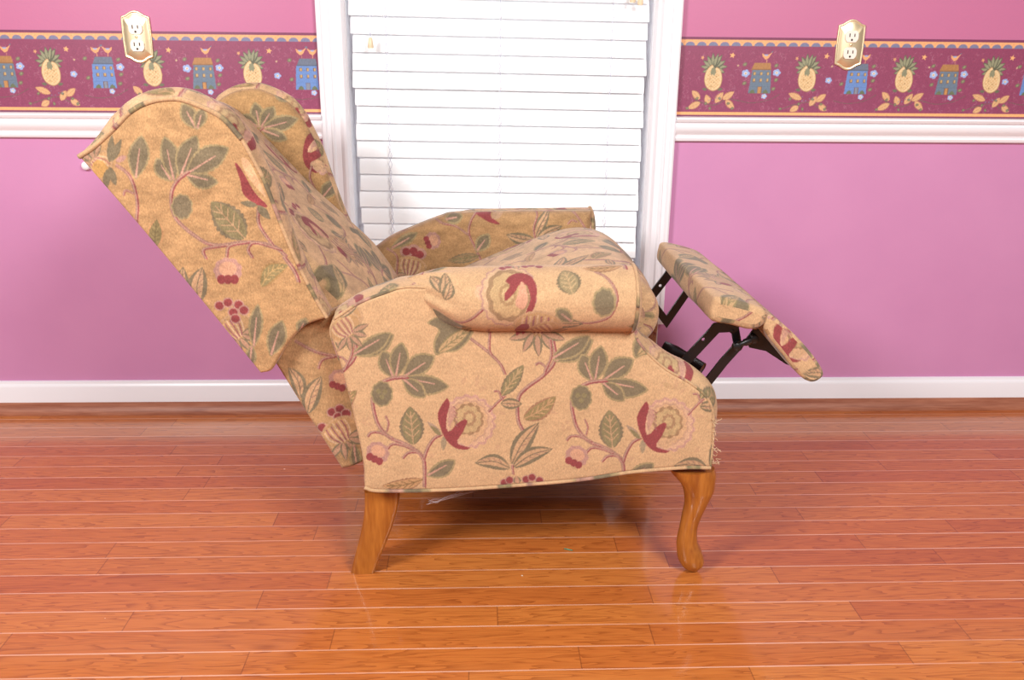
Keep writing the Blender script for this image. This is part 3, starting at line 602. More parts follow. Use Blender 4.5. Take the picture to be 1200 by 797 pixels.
def border(name, x0, x1, pines, houses, label, more=()):
    more = list(more)
    cv = border_canvas(x0 - .002, x1 - x0 + .004); paint_border(cv, [(Xw(a, 86), k) for a, k in pines] + [(q[0], q[1]) for q in more if q[2]], [(Xw(a, 86), o) for a, o in houses] + [(q[0], bool(q[1])) for q in more if not q[2]], x0 - .002, x1 + .002)
    g_ = cv.a.mean(-1, keepdims=True); cv.a = cv.a * .92 + g_ * .08; cv.weave(.06)
    nu, nv = int((x1 - x0) / .0013), int((BZ1 - BZ0) / .0013)
    U, Vv = np.meshgrid(np.linspace(x0, x1, nu), np.linspace(BZ0, BZ1, nv), indexing='ij')
    b = MB(); b.grid(np.stack([U, np.full_like(U, WALL - .0012), Vv], -1), cv.sample(np.stack([U, Vv], -1)))
    st = b.n; b.add([(x0, WALL - .0012, BZ0), (x1, WALL - .0012, BZ0), (x1, WALL - .0012, BZ1), (x0, WALL - .0012, BZ1), (x0, WALL, BZ0), (x1, WALL, BZ0), (x1, WALL, BZ1), (x0, WALL, BZ1)], [(0, 1, 5, 4), (1, 2, 6, 5), (2, 3, 7, 6), (3, 0, 4, 7)], np.tile(lin(BG), (8, 1)))
    m = mat('printed_wallpaper', rough=.38, spec=.4); a = N(m, 'ShaderNodeAttribute', attribute_name='Col'); bb = m.node_tree.nodes['Principled BSDF']; Lk(m, a.outputs['Color'], bb.inputs['Base Color'])
    o = b.build(name, m, smooth=False); tag(o, label, None, None, 'structure'); return o
border('trim_4', -2.10, CX0, [(-55, 1), (60, 1), (179, 0), (296, 1)], [(5, True), (122, False), (238, True), (360, False)], 'burgundy wallpaper border of pineapples and houses left of the window', [(-1.37, False, 0), (-1.49, 0, 1), (-1.61, True, 0), (-1.73, 1, 1), (-1.85, False, 0), (-1.97, 0, 1)])
border('trim_5', CX1, 2.20, [(836, 0), (946, 1), (1060, 0), (1163, 1), (1265, 0)], [(891, True), (1005, False), (1111, True), (1212, False)], 'burgundy wallpaper border of pineapples and houses right of the window', [(1.60, True, 0), (1.72, 1, 1), (1.84, False, 0), (1.96, 0, 1), (2.08, True, 0)])

# venetian blind --------------------------------------------------------------
bl = empty('venetian_blind', (.05, WALL + .03, 1.5)); tag(bl, 'white closed horizontal slat blind hanging in the window behind the chair', 'blind')
pitch = .0421; slope = .012
b = MB(); YB = WALL + .018
xa = WX0 + .006; 
ZS = float(at(585, 106, YB)[1]) + .0235 - slope * (.05 - .03); ZS += pitch * int((1.478 - ZS) / pitch)
for k in range(31):
    z = ZS - k * pitch
    if z < WZ0 + .02: break
    xl, xr = xa + .003 * math.sin(k * 1.7) + .0006 * k, WX1 - .012 - .002 * math.sin(k * 2.3) - .0002 * k
    sec = []
    for t in np.linspace(0, 1, 7):
        a = math.radians(72); w = .0485 * (t - .5); cu = .0025 * math.sin(math.pi * t)
        sec.append((YB - w * math.cos(a) * -1 * -1 - cu, -w * math.sin(a)))
    top = [(y_, z_) for y_, z_ in sec]; bot = [(y_ + .003, z_ - .0004) for y_, z_ in sec][::-1]
    prof = top + bot
    P = np.array([[(x, y_, z + z_ - slope * (x - .05)) for (y_, z_) in prof] for x in (xl, xr)])
    st = b.n; b.grid(P, close_v=True); n_ = len(prof); b.f.append([tuple(range(st, st + n_)), tuple(range(st + n_, st + 2 * n_))])
b.build('slats', BLIND, bl, sharp=40)
b = MB(); b.box(WX0 + .004, WX1 - .004, WALL + .006, WALL + .05, 1.49, 1.545); b.build('head_rail', BLIND, bl, smooth=False)
for px in (456, 586, 713):
    x0 = Xw(px, 150); b = MB()
    for sg in (-1, 1):
        pts = []
        for k in range(52):
            z = 1.49 - k * pitch / 2
            if z < WZ0 + .03: break
            pts.append((x0 + sg * .0045 * (1 if k % 2 else -1) * (1 if (k // 2) % 2 else .6), YB - .0135 - (.004 if k % 2 else 0), z))
        b.tube(pts, .0007, 5)
    b.build('ladder_cord', STRING, bl)
TAS = mat('pale_wood_tassel', (226, 204, 170), .4)
def tassel(px, py, parent):
    p = at(px, py, WALL - .02); x, z = float(p[0]), float(p[1])
    b = MB(); 
    for dx in (-.011, .013): b.tube([(x + dx * 1.3, WALL - .004, z + .26), (x + dx * .6, WALL - .012, z + .11), (x, WALL - .016, z + .008)], .0008, 5)
    b.build('pull_cord', STRING, parent)
    b = MB(); b.tube([(x, WALL - .016, z + .012), (x, WALL - .016, z + .009), (x, WALL - .016, z), (x, WALL - .016, z - .010), (x, WALL - .016, z - .013)], [.003, .0052, .0062, .0075, .006], 12)
    b.build('cord_tassel', TAS, parent)
tassel(434, 50, bl); tassel(751, -1, bl); tassel(742, -4, bl)

# outlets ---------------------------------------------------------------------
BRASS = mat('polished_brass_plate', (238, 216, 176), .34, .8); IVORY = mat('ivory_socket', (236, 226, 214), .35); SLOT = mat('dark_slot', (60, 40, 30), .8)
def outlet(x, z, label):
    e = empty('electrical_outlet', (x, WALL, z)); tag(e, label, 'outlet')
    hf = [(0, .0600), (.008, .0588), (.016, .0545), (.023, .0498), (.029, .0478), (.0335, .0465), (.0342, .030), (.0348, .010), (.0348, -.010), (.0342, -.030), (.0335, -.0465), (.029, -.0478), (.023, -.0498), (.016, -.0545), (.008, -.0588), (0, -.0600)]
    a = np.array(hf + [(-p_[0], p_[1]) for p_ in hf[-2:0:-1]]); a = resamp(np.vstack([a, a[:1]]), 140, True)
    b = MB(); rings = [(1, 0), (1, .0025), (.985, .0040), (.955, .0045), (.93, .0040), (.905, .0034), (.89, .0036), (.86, .0046), (.6, .0062), (.3, .0076), (.02, .0078)]
    P = np.array([[(x + q[0] * (1 - (1 - s) * 1.35 if s > .8 else s * .9), WALL - .0005 - o, z + q[1] * s) for q in a] for s, o in rings]); b.grid(P, close_v=True)
    b.build('cover_plate', BRASS, e)
    for dz in (.0195, -.0195):
        b = MB(); t = np.linspace(0, 2 * np.pi, 40, endpoint=False); qx = np.clip(.0172 * np.cos(t), -.0165, .0165); qz = np.clip(.0172 * np.sin(t), -.0138, .0138)
        P = np.array([[(x + qx[i] * s, WALL - .0035 - o, z + dz + qz[i] * s) for i in range(40)] for s, o in ((1, 0), (1, .0060), (.95, .0068), (.02, .0068))]); b.grid(P, close_v=True)
        so = b.build('socket', IVORY, e, sharp=40)
        b = MB()
        for dx, h_ in ((-.0062, .0042), (.0062, .0036)): b.box(x + dx - .0011, x + dx + .0011, WALL - .0109, WALL - .0098, z + dz + .003 - h_, z + dz + .003 + h_)
        t = np.linspace(0, 2 * np.pi, 14, endpoint=False); y_ = WALL - .0109; n0 = [(x + .0024 * math.cos(q), y_, z + dz - .0078 + .0026 * math.sin(q)) for q in t]; n1 = [(p[0], y_ + .001, p[2]) for p in n0]
        b.add(n0 + n1, [tuple(range(14))] + [(i, (i + 1) % 14, 14 + (i + 1) % 14, 14 + i) for i in range(14)])
        b.build('slot', SLOT, so, smooth=False)
    b = MB(); t = np.linspace(0, 2 * np.pi, 16, endpoint=False); P = np.array([[(x + r * math.cos(q), WALL - .0078 - o, z + r * math.sin(q)) for q in t] for r, o in ((.0036, 0), (.0034, .001), (.0015, .0018), (.0001, .002))]); b.grid(P, close_v=True); b.build('screw', BRASS, e)
outlet(-.820, .968, 'brass wall outlet left of the window above the tilted chair back')
outlet(.916, .966, 'brass wall outlet on the right of the window over the wallpaper border')
# white cap at the wall behind the chair back
b = MB(); p = at(102, 194, WALL); t = np.linspace(0, 2 * np.pi, 20, endpoint=False)
P = np.array([[(float(p[0]) + r * math.cos(q), WALL - o, float(p[1]) + r * math.sin(q)) for q in t] for r, o in ((.011, 0), (.011, .008), (.009, .012), (.004, .0135), (.0003, .014))]); b.grid(P, close_v=True)
tag(b.build('wall_bumper', WHITE), 'small round white cap on the pink wall beside the top corner of the chair back', 'wall bumper')

# ------------------------------------------------------------------ the recliner
chair = empty('recliner_armchair', (.05, 1.70, 0))
tag(chair, 'tan floral tapestry wingback recliner tilted back with its footrest raised', 'armchair')
def tcol(uv, cv=tile): return cv.sample(uv)
def coons(bo, to, le, ri, nu, nv):
    bo, to, le, ri = resamp(bo, nu), resamp(to, nu), resamp(le, nv), resamp(ri, nv)
    u = np.linspace(0, 1, nu)[:, None, None]; v = np.linspace(0, 1, nv)[None, :, None]
    return (1 - v) * bo[:, None] + v * to[:, None] + (1 - u) * le[None] + u * ri[None] - ((1 - u) * (1 - v) * bo[0] + u * (1 - v) * bo[-1] + (1 - u) * v * to[0] + u * v * to[-1])
def vnoise(X, Z, f, seed):
    r = np.random.default_rng(seed); o = 0
    for k in range(5): a, b_, c_ = r.uniform(-1, 1, 3); o = o + np.sin(f * (a * X + b_ * Z) * 2 + c_ * 9)
    return o / 5
def slab(name, sides, y0, th, rnd, cv, uvf, m, bulge=(0, 0, 0, 0), step=.0015, puff=.004, parent=chair, seed=1, edgecv=None, wrinkle=.0015):
    """upholstered board standing in an XZ plane; sides = bottom(L>R), top(L>R), left(B>T), right(B>T) as XZ curves; bulge per side (bottom, right, top, left)"""
    bo, to, le, ri = sides
    ln = lambda q: np.linalg.norm(np.diff(q, axis=0), axis=1).sum()
    nu, nv = int(max(ln(bo), ln(to)) / step), int(max(ln(le), ln(ri)) / step)
    G = coons(bo, to, le, ri, nu, nv)
    segs = [resamp(bo, 90), resamp(ri, 90), resamp(to, 90)[::-1], resamp(le, 90)[::-1]]
    bd = np.vstack([s_[:-1] for s_ in segs]); g2 = G.reshape(-1, 2); d = np.full(len(g2), 9.)
    for i in range(0, len(bd)):
        a, e = bd[i], bd[(i + 1) % len(bd)]; ab = e - a; t = np.clip(((g2 - a) @ ab) / (ab @ ab + 1e-12), 0, 1)
        d = np.minimum(d, np.linalg.norm(g2 - a - t[:, None] * ab, axis=1))
    d = d.reshape(G.shape[:2]); q = np.clip(rnd - d, 0, rnd)
    yy = y0 + (rnd - np.sqrt(np.maximum(rnd ** 2 - q ** 2, 0))) - puff * (1 - np.exp(-d / .05)) + wrinkle * vnoise(G[..., 0], G[..., 1], 22, seed) * np.clip(d / .03, 0, 1)
    mb_ = MB(); mb_.grid(np.dstack([G[..., 0], yy, G[..., 1]]), cv.sample(uvf(G)))
    # rim
    k = step * 1.3; loops = []; bl_ = []; nn_ = []
    cen = bd.mean(0)
    for s_, bu in zip((bo, ri, to[::-1], le[::-1]), bulge):
        c_ = resamp(s_, max(6, int(ln(s_) / k))); T = np.gradient(c_, axis=0); T /= np.linalg.norm(T, axis=1)[:, None]
        nrm = np.stack([T[:, 1], -T[:, 0]], 1); loops.append(c_[:-1]); nn_.append(nrm[:-1]); bl_.append(np.broadcast_to(np.interp(np.linspace(0, 1, len(c_)), np.linspace(0, 1, len(np.atleast_1d(bu))), np.atleast_1d(bu)), (len(c_),))[:-1])
    Lp, Nn, Bu = np.vstack(loops), np.vstack(nn_), np.concatenate(bl_)
    for _ in range(6): Nn = (np.roll(Nn, 1, 0) + Nn + np.roll(Nn, -1, 0)) / 3; Bu = (np.roll(Bu, 1) + Bu + np.roll(Bu, -1)) / 3
    Nn /= np.linalg.norm(Nn, axis=1)[:, None]
    nd = max(6, int(th / .003)); t = np.linspace(0, 1, nd)[:, None]
    off = np.sin(np.pi * t) ** .7 * Bu[None]
    PX = Lp[None, :, 0] + Nn[None, :, 0] * off; PZ = Lp[None, :, 1] + Nn[None, :, 1] * off; PY = np.broadcast_to(y0 + rnd + (th - 2 * rnd) * t, PX.shape)
    ec = edgecv or tile; s_ = np.concatenate([[0], np.cumsum(np.linalg.norm(np.diff(Lp, axis=0), axis=1))])
    uv = np.dstack([np.broadcast_to(s_[None], PX.shape), .12 + t * th + 0 * PX])
    mb_.grid(np.dstack([PX, PY, PZ]), ec.sample(uv), close_v=True)
    G3 = coons(bo, to, le, ri, nu // 5, nv // 5); dd = resamp(bd, 10)
    mb_.grid(np.dstack([G3[..., 0], np.full(G3.shape[:2], y0 + th - rnd * .98), G3[..., 1]]), tile.sample(G3 + .05))
    o = mb_.build(name, m, parent)
    return o, Lp, Nn
def welt(path, r=.0035, parent=chair, cvu=0.0, name='welt_piping'):
    P = np.array(path); s_ = np.concatenate([[0], np.cumsum(np.linalg.norm(np.diff(P, axis=0), axis=1))])
    col = tile.sample(np.stack([s_ + cvu, np.full_like(s_, .2)], 1)) * .93
    b_ = MB(); b_.tube(P, r, 8, col); return b_.build(name, FAB, parent)
def with_y(q, y): return np.stack([q[:, 0], np.full(len(q), y), q[:, 1]], 1)
YM = 1.70      # middle of the chair; the far half mirrors the near half
# -- arm boards
def S(pts, Y, n=120): return crom(xz(pts, Y), n)
pb = S([(427, 571), (445, 575), (520, 574), (600, 569), (680, 562), (740, 553), (800, 548), (833, 548)], YP)
pl_ = S([(427, 571), (425, 540), (415, 492), (400, 432), (389, 400), (387, 386), (392, 374)], YP)
pt_ = S([(392, 374), (420, 356), (450, 344), (475, 337), (520, 338), (600, 336), (680, 335), (742, 335)], YP)
pr_ = S([(833, 548), (836, 515), (836, 485), (828, 466), (808, 449), (780, 433), (757, 412), (744, 392), (741, 372), (742, 335)], YP)
near_arm, LpA, _ = slab('arm_board', (pb, pt_, pl_, pr_), YP, .085, .006, panel_cv, lambda g: g, FAB, bulge=([.002], [.008, .012, .02, .022, .018, .004, 0], [0, 0, .006, .008], [.004]), puff=.004, seed=3)
welt(with_y(pb, YP + .001) + np.array([0, 0, -.001]), .0034); welt(with_y(pr_[:92], YP + .003), .0026, cvu=.1)
welt(with_y(pl_[::-1][:30], YP + .006), .0022); welt(with_y(pt_[:46], YP + .003), .0030)
# back edge of far arm reuses the same curves
fat = S([(392, 374), (420, 355), (450, 342), (475, 332), (500, 323), (520, 318), (600, 315), (742, 314)], YP); far = S([(833, 548), (836, 515), (836, 485), (828, 466), (808, 449), (780, 433), (757, 412), (744, 392), (742, 372), (742, 314)], YP)
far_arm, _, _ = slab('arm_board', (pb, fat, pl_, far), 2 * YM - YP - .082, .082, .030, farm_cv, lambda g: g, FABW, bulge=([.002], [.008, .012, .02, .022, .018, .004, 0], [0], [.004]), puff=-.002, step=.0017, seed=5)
# -- rolled arms
def roll(yc, sgn, u_off, v_off, m):
    xs = np.linspace(-.135, .257, 240); r = np.interp(xs, [-.135, -.115, -.09, -.06, -.03, .01, .24, .262], [.004, .018, .034, .046, .052, .0555, .0565, .0565])
    zt = np.interp(xs, [-.135, -.10, -.06, 0, .06, .262], [.566, .580, .590, .5955, .5965, .599]); zc = zt - r
    yo = np.interp(xs, [-.135, -.08, -.03, .262], [.030, .016, .004, 0])
    a = np.linspace(0, 2 * np.pi, 190, endpoint=False)
    X = np.repeat(xs[:, None], 190, 1); puck = .0022 * np.exp(-((xs + .075) / .03) ** 2)[:, None] * np.sin(9 * a + 40 * xs[:, None]) + .0008 * vnoise(X, a[None] * .05, 30, 4)
    rr = r[:, None] + puck
    Y = yc + sgn * yo[:, None] - sgn * rr * np.cos(a)[None] * 1.04; Z = zc[:, None] + rr * np.sin(a)[None]
    aa = np.where(a > np.pi, a - 2 * np.pi, a)
    V_ = aa[None] * r.mean() * 1.02 + v_off; U_ = X + u_off
    b_ = MB(); b_.grid(np.dstack([X, Y, Z]), tile.sample(np.dstack([U_, np.broadcast_to(V_, X.shape)])), close_v=True)
    # front scroll face, softly domed
    K = 30; s_ = np.linspace(1, 0.01, K)[:, None]; re = r[-1] * s_
    Xf = .257 + .010 * np.sqrt(np.clip(1 - s_ ** 4, 0, 1)) + 0 * a[None]; Yf = yc - sgn * re * np.cos(a)[None] * 1.04; Zf = zc[-1] + re * np.sin(a)[None]
    b_.grid(np.dstack([Xf, Yf, Zf]), tile.sample(np.dstack([Yf, Zf])), close_v=True)
    o = b_.build('rolled_arm', m, chair)
    ring = np.array([(.2565, yc - sgn * r[-1] * 1.04 * math.cos(q), zc[-1] + r[-1] * math.sin(q)) for q in np.linspace(0, 2 * np.pi, 60)]); welt(ring, .0032, o, .1)
    return o
RU = -float(at(605, 345, 1.35)[0]) + (605 - 430) / SX; RV = -(345 - 578) / SX
ryc = 1.404
# far roll: outer side away from the camera
roll(ryc, 1, RU, RV - .012, FAB); roll(2 * YM - ryc, -1, RU + .10, RV + .05, FABW)

# -- generic upholstered body extruded along Y from an XZ profile (closed, counter-clockwise)
def body(name, prof, y0, y1, m, uvo=(0, 0), crown=.0, rnd=.02, step=.0022, cap=True, parent=chair, mode='arc', seed=2, flipu=1, ends=24):
    per = np.linalg.norm(np.diff(np.vstack([prof, prof[:1]]), axis=0), axis=1).sum()
    n = int(per / step); P = resamp(np.vstack([prof, prof[:1]]), n, True)
    T = np.roll(P, -1, 0) - np.roll(P, 1, 0); T /= np.linalg.norm(T, axis=1)[:, None]; area_ = .5 * np.sum(P[:, 0] * np.roll(P[:, 1], -1) - np.roll(P[:, 0], -1) * P[:, 1])
    sg = 1 if area_ > 0 else -1; Nn = sg * np.stack([T[:, 1], -T[:, 0]], 1)
    for _ in range(10): Nn = (np.roll(Nn, 1, 0) + Nn + np.roll(Nn, -1, 0)) / 3
    ny = max(8, int((y1 - y0) / step)); ys = np.linspace(y0, y1, ny)
    e = np.minimum(ys - y0, y1 - ys); q = np.clip(rnd - e, 0, rnd); inset = rnd - np.sqrt(np.maximum(rnd ** 2 - q ** 2, 0))
    cr = crown * (1 - ((ys - (y0 + y1) / 2) / ((y1 - y0) / 2)) ** 2)
    off = (cr - inset)[:, None, None]
    G = P[None] + Nn[None] * off
    s_ = np.arange(n) * per / n
    wr = .0012 * vnoise(np.broadcast_to(s_[None], G.shape[:2]), np.broadcast_to(ys[:, None], G.shape[:2]), 24, seed); G = G + Nn[None] * wr[..., None]
    uv = np.dstack([np.broadcast_to(flipu * ys[:, None], G.shape[:2]) + uvo[0], np.broadcast_to(s_[None], G.shape[:2]) + uvo[1]])
    b_ = MB(); b_.grid(np.dstack([G[..., 0], np.broadcast_to(ys[:, None], G.shape[:2]), G[..., 1]]), tile.sample(uv), close_v=True)
    for idx, yv in ((0, y0), (-1, y1)):
        R = G[idx]; cen = R.mean(0); k = np.linspace(1, .01, ends)[:, None, None]; GG = cen + (R - cen)[None] * k
        b_.grid(np.dstack([GG[..., 0], np.full(GG.shape[:2], yv), GG[..., 1]]), tile.sample(GG + np.array(uvo)), close_v=True)
    return b_.build(name, m, parent)

# -- wings
wl = S([(305, 438), (240, 358), (165, 268), (92, 184)], YW)
wt = S([(92, 184), (110, 172), (133, 151), (153, 131), (177, 119), (207, 116), (233, 124), (260, 138), (283, 163)], YW)
wr_ = S([(383, 373), (368, 347), (352, 316), (338, 285), (323, 247), (307, 207), (283, 163)], YW)
wb = S([(305, 438), (318, 434), (330, 415), (345, 394), (360, 381), (383, 373)], YW)
near_wing, LpW, NnW = slab('wing', (wb, wt, wl, wr_), YW, .07, .006, wing_cv, lambda g: g, FABW, bulge=([0], [.002, .004, .006, .008], [.010, .014, .018, .022, .008], [0]), puff=.006, seed=8, wrinkle=.002)
welt(with_y(np.vstack([wt[::-1], ]), YW + .001), .0042, cvu=.07); welt(with_y(wr_, YW + .002), .0036, cvu=.2)
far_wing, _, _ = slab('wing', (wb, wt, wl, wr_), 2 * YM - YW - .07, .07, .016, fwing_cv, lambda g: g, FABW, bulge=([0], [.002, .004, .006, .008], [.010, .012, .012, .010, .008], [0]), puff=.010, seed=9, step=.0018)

# -- inner back cushion (front surface leaning back), one body from top to the seat
bkp = crom([(-.178, .425), (-.225, .518), (-.290, .585), (-.356, .650), (-.439, .741), (-.485, .790), (-.521, .822), (-.560, .835), (-.600, .822), (-.622, .792), (-.610, .750), (-.50, .585), (-.375, .415), (-.300, .36), (-.22, .36)], 300, True)
body('back_cushion', bkp, 1.478, 1.922, FABW, (-1.36, .115), crown=.012, rnd=.02, step=.0018)
# -- lower back body (behind and under the wings)
lb = S([(400, 550), (412, 548), (428, 541)], 1.45); lt = S([(322, 426), (345, 388), (400, 360)], 1.45); ll = S([(400, 550), (362, 490), (322, 426)], 1.45); lr = S([(428, 541), (430, 450), (400, 360)], 1.45)
slab('lower_back', (lb, lt, ll, lr), 1.45, .50, .008, low_cv, lambda g: g, FABW, puff=.002, seed=11)
# -- seat cushion
sp_ = crom([(-.22, .40), (-.20, .44), (-.08, .462), (.0, .494), (.08, .528), (.15, .555), (.21, .568), (.258, .563), (.294, .542), (.318, .510), (.322, .475), (.308, .445), (.28, .43), (.1, .40), (-.1, .385)], 300, True)
body('seat_cushion', sp_, 1.476, 1.924, FABW, (-1.30, .02), crown=.009, rnd=.028, step=.0018, seed=6)
# -- front rail under the cushion, base frame and dust cover
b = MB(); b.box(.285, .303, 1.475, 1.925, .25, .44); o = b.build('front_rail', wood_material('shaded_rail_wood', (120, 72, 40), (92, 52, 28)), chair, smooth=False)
b = MB(); b.box(-.20, .385, 1.475, 1.925, .222, .232); b.build('dust_cover', BLACKR, chair, smooth=False)

# -- legs
def loft_leg(rows, yc, depth, name='leg', nround=2.0, m=LEGW, zshift=0, ysweep=None):
    """rows = (py, left px, right px) traced in the plane yc; superellipse sections"""
    R = np.array(rows, float); pl2 = xz(R[:, [1, 0]], yc); pr2 = xz(R[:, [2, 0]], yc)
    cx = (pl2[:, 0] + pr2[:, 0]) / 2; hw = (pr2[:, 0] - pl2[:, 0]) / 2; z = (pl2[:, 1] + pr2[:, 1]) / 2
    z = z - z.min() * np.clip((z.max() - z) / (z.max() - z.min()), 0, 1)
    q = crom(np.stack([cx, hw, z], 1), 70); a = np.linspace(0, 2 * np.pi, 36, endpoint=False)
    ca, sa = np.cos(a), np.sin(a); ex = 2 / nround; ux = np.sign(ca) * np.abs(ca) ** ex; uy = np.sign(sa) * np.abs(sa) ** ex
    hd = np.interp(q[:, 2], np.sort(z), np.array(depth(hw))[np.argsort(z)])
    return np.dstack([q[:, 0][:, None] + q[:, 1][:, None] * ux, hd[:, None] * uy, np.repeat(q[:, 2][:, None], 36, 1)])
FR = [(548, 783, 837), (555, 788, 839), (564, 796, 838), (575, 801, 836), (590, 802, 829), (605, 799, 822), (620, 796, 817), (635, 793, 817), (645, 793, 821), (655, 794, 824), (662, 797, 824), (668, 802, 819), (671, 808, 813)]
RR = [(572, 428, 469), (590, 428, 467), (610, 425, 461), (630, 420, 453), (648, 415, 445), (661, 412, 440)]
GF = loft_leg(FR, 1.42, lambda hw: np.minimum(hw, .028)); GRr = loft_leg(RR, 1.442, lambda hw: hw * 0 + .021, nround=7)
for G_, ycs in ((GF, (1.42, 2 * YM - 1.42)), (GRr, (1.442, 2 * YM - 1.442))):
    for yv in ycs:
        P = G_.copy(); P[..., 1] += yv; b = MB(); b.grid(P, close_v=True); k = P.shape[1]
        b.f.append([tuple(range(k)), tuple(range((P.shape[0] - 1) * k, P.shape[0] * k))]); b.build('leg', LEGW, chair, sharp=50)

# -- footrest: short upper pad, hinged lower flap
YN, YF_ = 1.452, 1.948
pc = lambda x, y: tuple(at(x, y, YN))
pad = crom([pc(834, 376), pc(836, 355), pc(843, 349), pc(862, 352), pc(884, 358), pc(897, 364), pc(900, 373), pc(894, 383), pc(880, 387), pc(858, 382)], 160, True)
body('footrest_pad', pad, YN, YF_, FAB, (-1.31, .19), crown=.002, rnd=.012, step=.0018, seed=12)
flap = crom([pc(896, 381), pc(904, 371), pc(929, 390), pc(952, 415), pc(966, 437), pc(962, 446), pc(951, 449), pc(937, 440), pc(914, 412), pc(899, 393)], 140, True)
body('footrest_flap', flap, YN + .004, YF_ - .004, FAB, (-1.42, .05), crown=.001, rnd=.006, step=.0018, seed=13)
# -- steel linkage
mech = empty('footrest_mechanism', (.40, YM, .35), chair)
def plate(outline, holes, y, th=.005, name='linkage_bar', parent=mech):
    """flat steel plate with real holes, outline in XZ"""
    cu = bpy.data.curves.new(name, 'CURVE'); cu.dimensions = '2D'; cu.fill_mode = 'BOTH'; cu.extrude = th / 2
    for pts in [outline] + holes:
        s_ = cu.splines.new('POLY'); s_.points.add(len(pts) - 1); s_.use_cyclic_u = True
        for p_, q_ in zip(s_.points, pts): p_.co = (q_[0], q_[1], 0, 1)
    tmp = bpy.data.objects.new('tmp', cu); C.objects.link(tmp); dg = bpy.context.evaluated_depsgraph_get(); dg.update()
    me = bpy.data.meshes.new_from_object(tmp.evaluated_get(dg)); bpy.data.objects.remove(tmp); bpy.data.curves.remove(cu)
    me.transform(Matrix.Rotation(math.pi / 2, 4, 'X')); me.transform(Matrix.Translation((0, y, 0))); me.name = name
    me.materials.clear(); return link(name, me, BLACK, parent)
def bar(path, w, y, holes=(), hr=.0035, th=.005, at_y=None):
    P = xz(path, at_y or y); T = np.diff(P, axis=0); T /= np.linalg.norm(T, axis=1)[:, None]; Nn = np.stack([-T[:, 1], T[:, 0]], 1); h = w / 2
    L_, R_ = [], []
    for i in range(len(P)):
        if i == 0: n_ = Nn[0]; k = 1
        elif i == len(P) - 1: n_ = Nn[-1]; k = 1
        else: n_ = Nn[i - 1] + Nn[i]; n_ /= np.linalg.norm(n_); k = 1 / max(.5, n_ @ Nn[i])
        L_.append(P[i] + n_ * h * k); R_.append(P[i] - n_ * h * k)
    a = np.linspace(0, np.pi, 9)[1:-1]
    e1 = [P[-1] + h * (Nn[-1] * math.cos(q) + T[-1] * math.sin(q)) for q in a]; e0 = [P[0] + h * (-Nn[0] * math.cos(q) - T[0] * math.sin(q)) for q in a]
    out = L_ + e1 + R_[::-1] + e0
    hs = [[(float(c_[0]) + hr * math.cos(t), float(c_[1]) + hr * math.sin(t)) for t in np.linspace(0, 2 * np.pi, 14, endpoint=False)] for c_ in (xz(holes, at_y or y) if len(holes) else [])]
    return plate(out, hs, y, th)
def bolt(px, py, y, r=.006, l=.012):
    p_ = at(px, py, y); b_ = MB(); x_, z_ = float(p_[0]), float(p_[1])
    b_.tube([(x_, y - l / 2, z_), (x_, y - l / 2 + .001, z_), (x_, y + l / 2 - .001, z_), (x_, y + l / 2, z_)], [r * .7, r, r, r * .7], 14); b_.build('bolt', BLACK, mech, sharp=50)
# near side
YL = 1.53
bar([(795, 432), (840, 384), (860, 383)], .019, YL, [(824, 397.5)])
bar([(838, 383), (861, 385), (865, 407)], .015, YL + .008)
bar([(826, 452), (848, 424), (866, 404)], .017, YL - .004)
plate([tuple(at(x, y, YL)) for x, y in ((872, 396), (880, 385), (903, 383), (906, 398), (925, 415), (934, 430), (918, 424), (895, 409), (876, 405))], [[(float(at(896.5, 393, YL)[0]) + .003 * math.cos(t), float(at(896.5, 393, YL)[1]) + .003 * math.sin(t)) for t in np.linspace(0, 6.28, 12, endpoint=False)]], YL - .010)
b = MB(); q0, q1 = at(862, 406, YL - .02), at(884, 397, YL - .02); b.tube([(float(q0[0]), YL - .02, float(q0[1])), (float((q0[0] * .6 + q1[0] * .4)), YL - .02, float(q0[1] * .6 + q1[1] * .4)), (float((q0[0] * .5 + q1[0] * .5)), YL - .02, float(q0[1] * .5 + q1[1] * .5)), (float(q1[0]), YL - .02, float(q1[1]))], [.005, .005, .007, .007], 12); b.build('pivot_sleeve', BLACK, mech, sharp=50)
bolt(863, 406, YL - .022, .0075, .014); bolt(884, 397, YL - .022, .0075, .014); bolt(857, 387, YL + .003, .005)
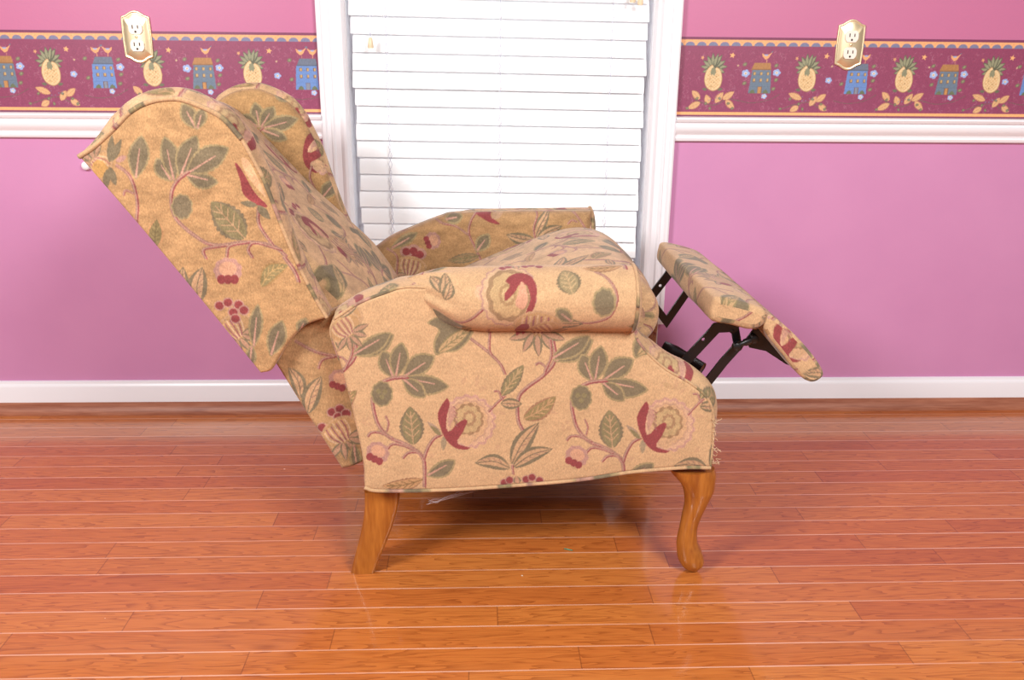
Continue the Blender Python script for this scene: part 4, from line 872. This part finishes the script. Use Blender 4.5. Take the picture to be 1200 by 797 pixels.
# side plate inside the arm and the torsion tube across
b = MB(); g0, g1 = at(777, 405, 1.60), at(822, 430, 1.56); b.tube([(float(g0[0]), 1.60, float(g0[1])), (float(g0[0] * .7 + g1[0] * .3), 1.59, float(g0[1] * .7 + g1[1] * .3)), (float(g1[0]), 1.55, float(g1[1]))], [.010, .013, .012], 14); b.build('side_plate', BLACK, mech)
b = MB(); b.box(-.14, .30, 1.80, 1.915, .115, .225); b.build('reflection_blocker', BLACKR, mech, smooth=False)  # added unseen box, blocks the wall's reflection in the floor under the chair
# far side
YG = 2 * YM - YL
bar([(752, 362), (783, 322), (790, 310)], .019, YG, [(773.5, 334.5)])
bar([(762, 352), (781, 377), (806, 341)], .017, YG + .006)
# -- frayed threads at the front corner, lint hanging under the seat
TH_ = mat('loose_cotton_thread', (206, 176, 140), .9); b = MB(); r3 = random.Random(4)
for k in range(34):
    p_ = at(836 + r3.uniform(-3, 4), 488 + r3.uniform(0, 60), YP); x_, z_ = float(p_[0]), float(p_[1]); dx, dz = r3.uniform(.002, .009), r3.uniform(-.010, .004)
    b.tube([(x_, YP + .002, z_), (x_ + dx * .6, YP - .003, z_ + dz * .4), (x_ + dx, YP - .002 + r3.uniform(-.003, .003), z_ + dz)], .00045, 4)
b.build('frayed_threads', TH_, chair)
b = MB()
for k in range(7):
    pp = [(548 + r3.uniform(-10, 10), 576), (525 + r3.uniform(-8, 8), 583 + r3.uniform(-3, 2)), (512 + r3.uniform(-6, 6), 588 + r3.uniform(-3, 3)), (500 + r3.uniform(-3, 5), 588 + r3.uniform(-3, 4))]
    b.tube([(float(at(x, y, 1.42)[0]), 1.42, float(at(x, y, 1.42)[1])) for x, y in pp], .00035, 4)
b.build('hanging_lint', mat('grey_lint', (190, 170, 170), .9), chair)

# crumbs of litter on the floor
def onfloor(px, py): X, Y, Z = ray(px, py); t = -H / Z; return float(X * t), float(Y * t)
x_, y_ = onfloor(666, 645); b = MB(); b.tube([(x_ - .008, y_ + .004, .0015), (x_, y_, .002), (x_ + .008, y_ - .003, .0015)], .001, 6)
tag(b.build('plastic_sliver', mat('green_plastic', (70, 150, 120), .5)), 'tiny green sliver lying on the floorboards left of the curved front leg', 'scrap')
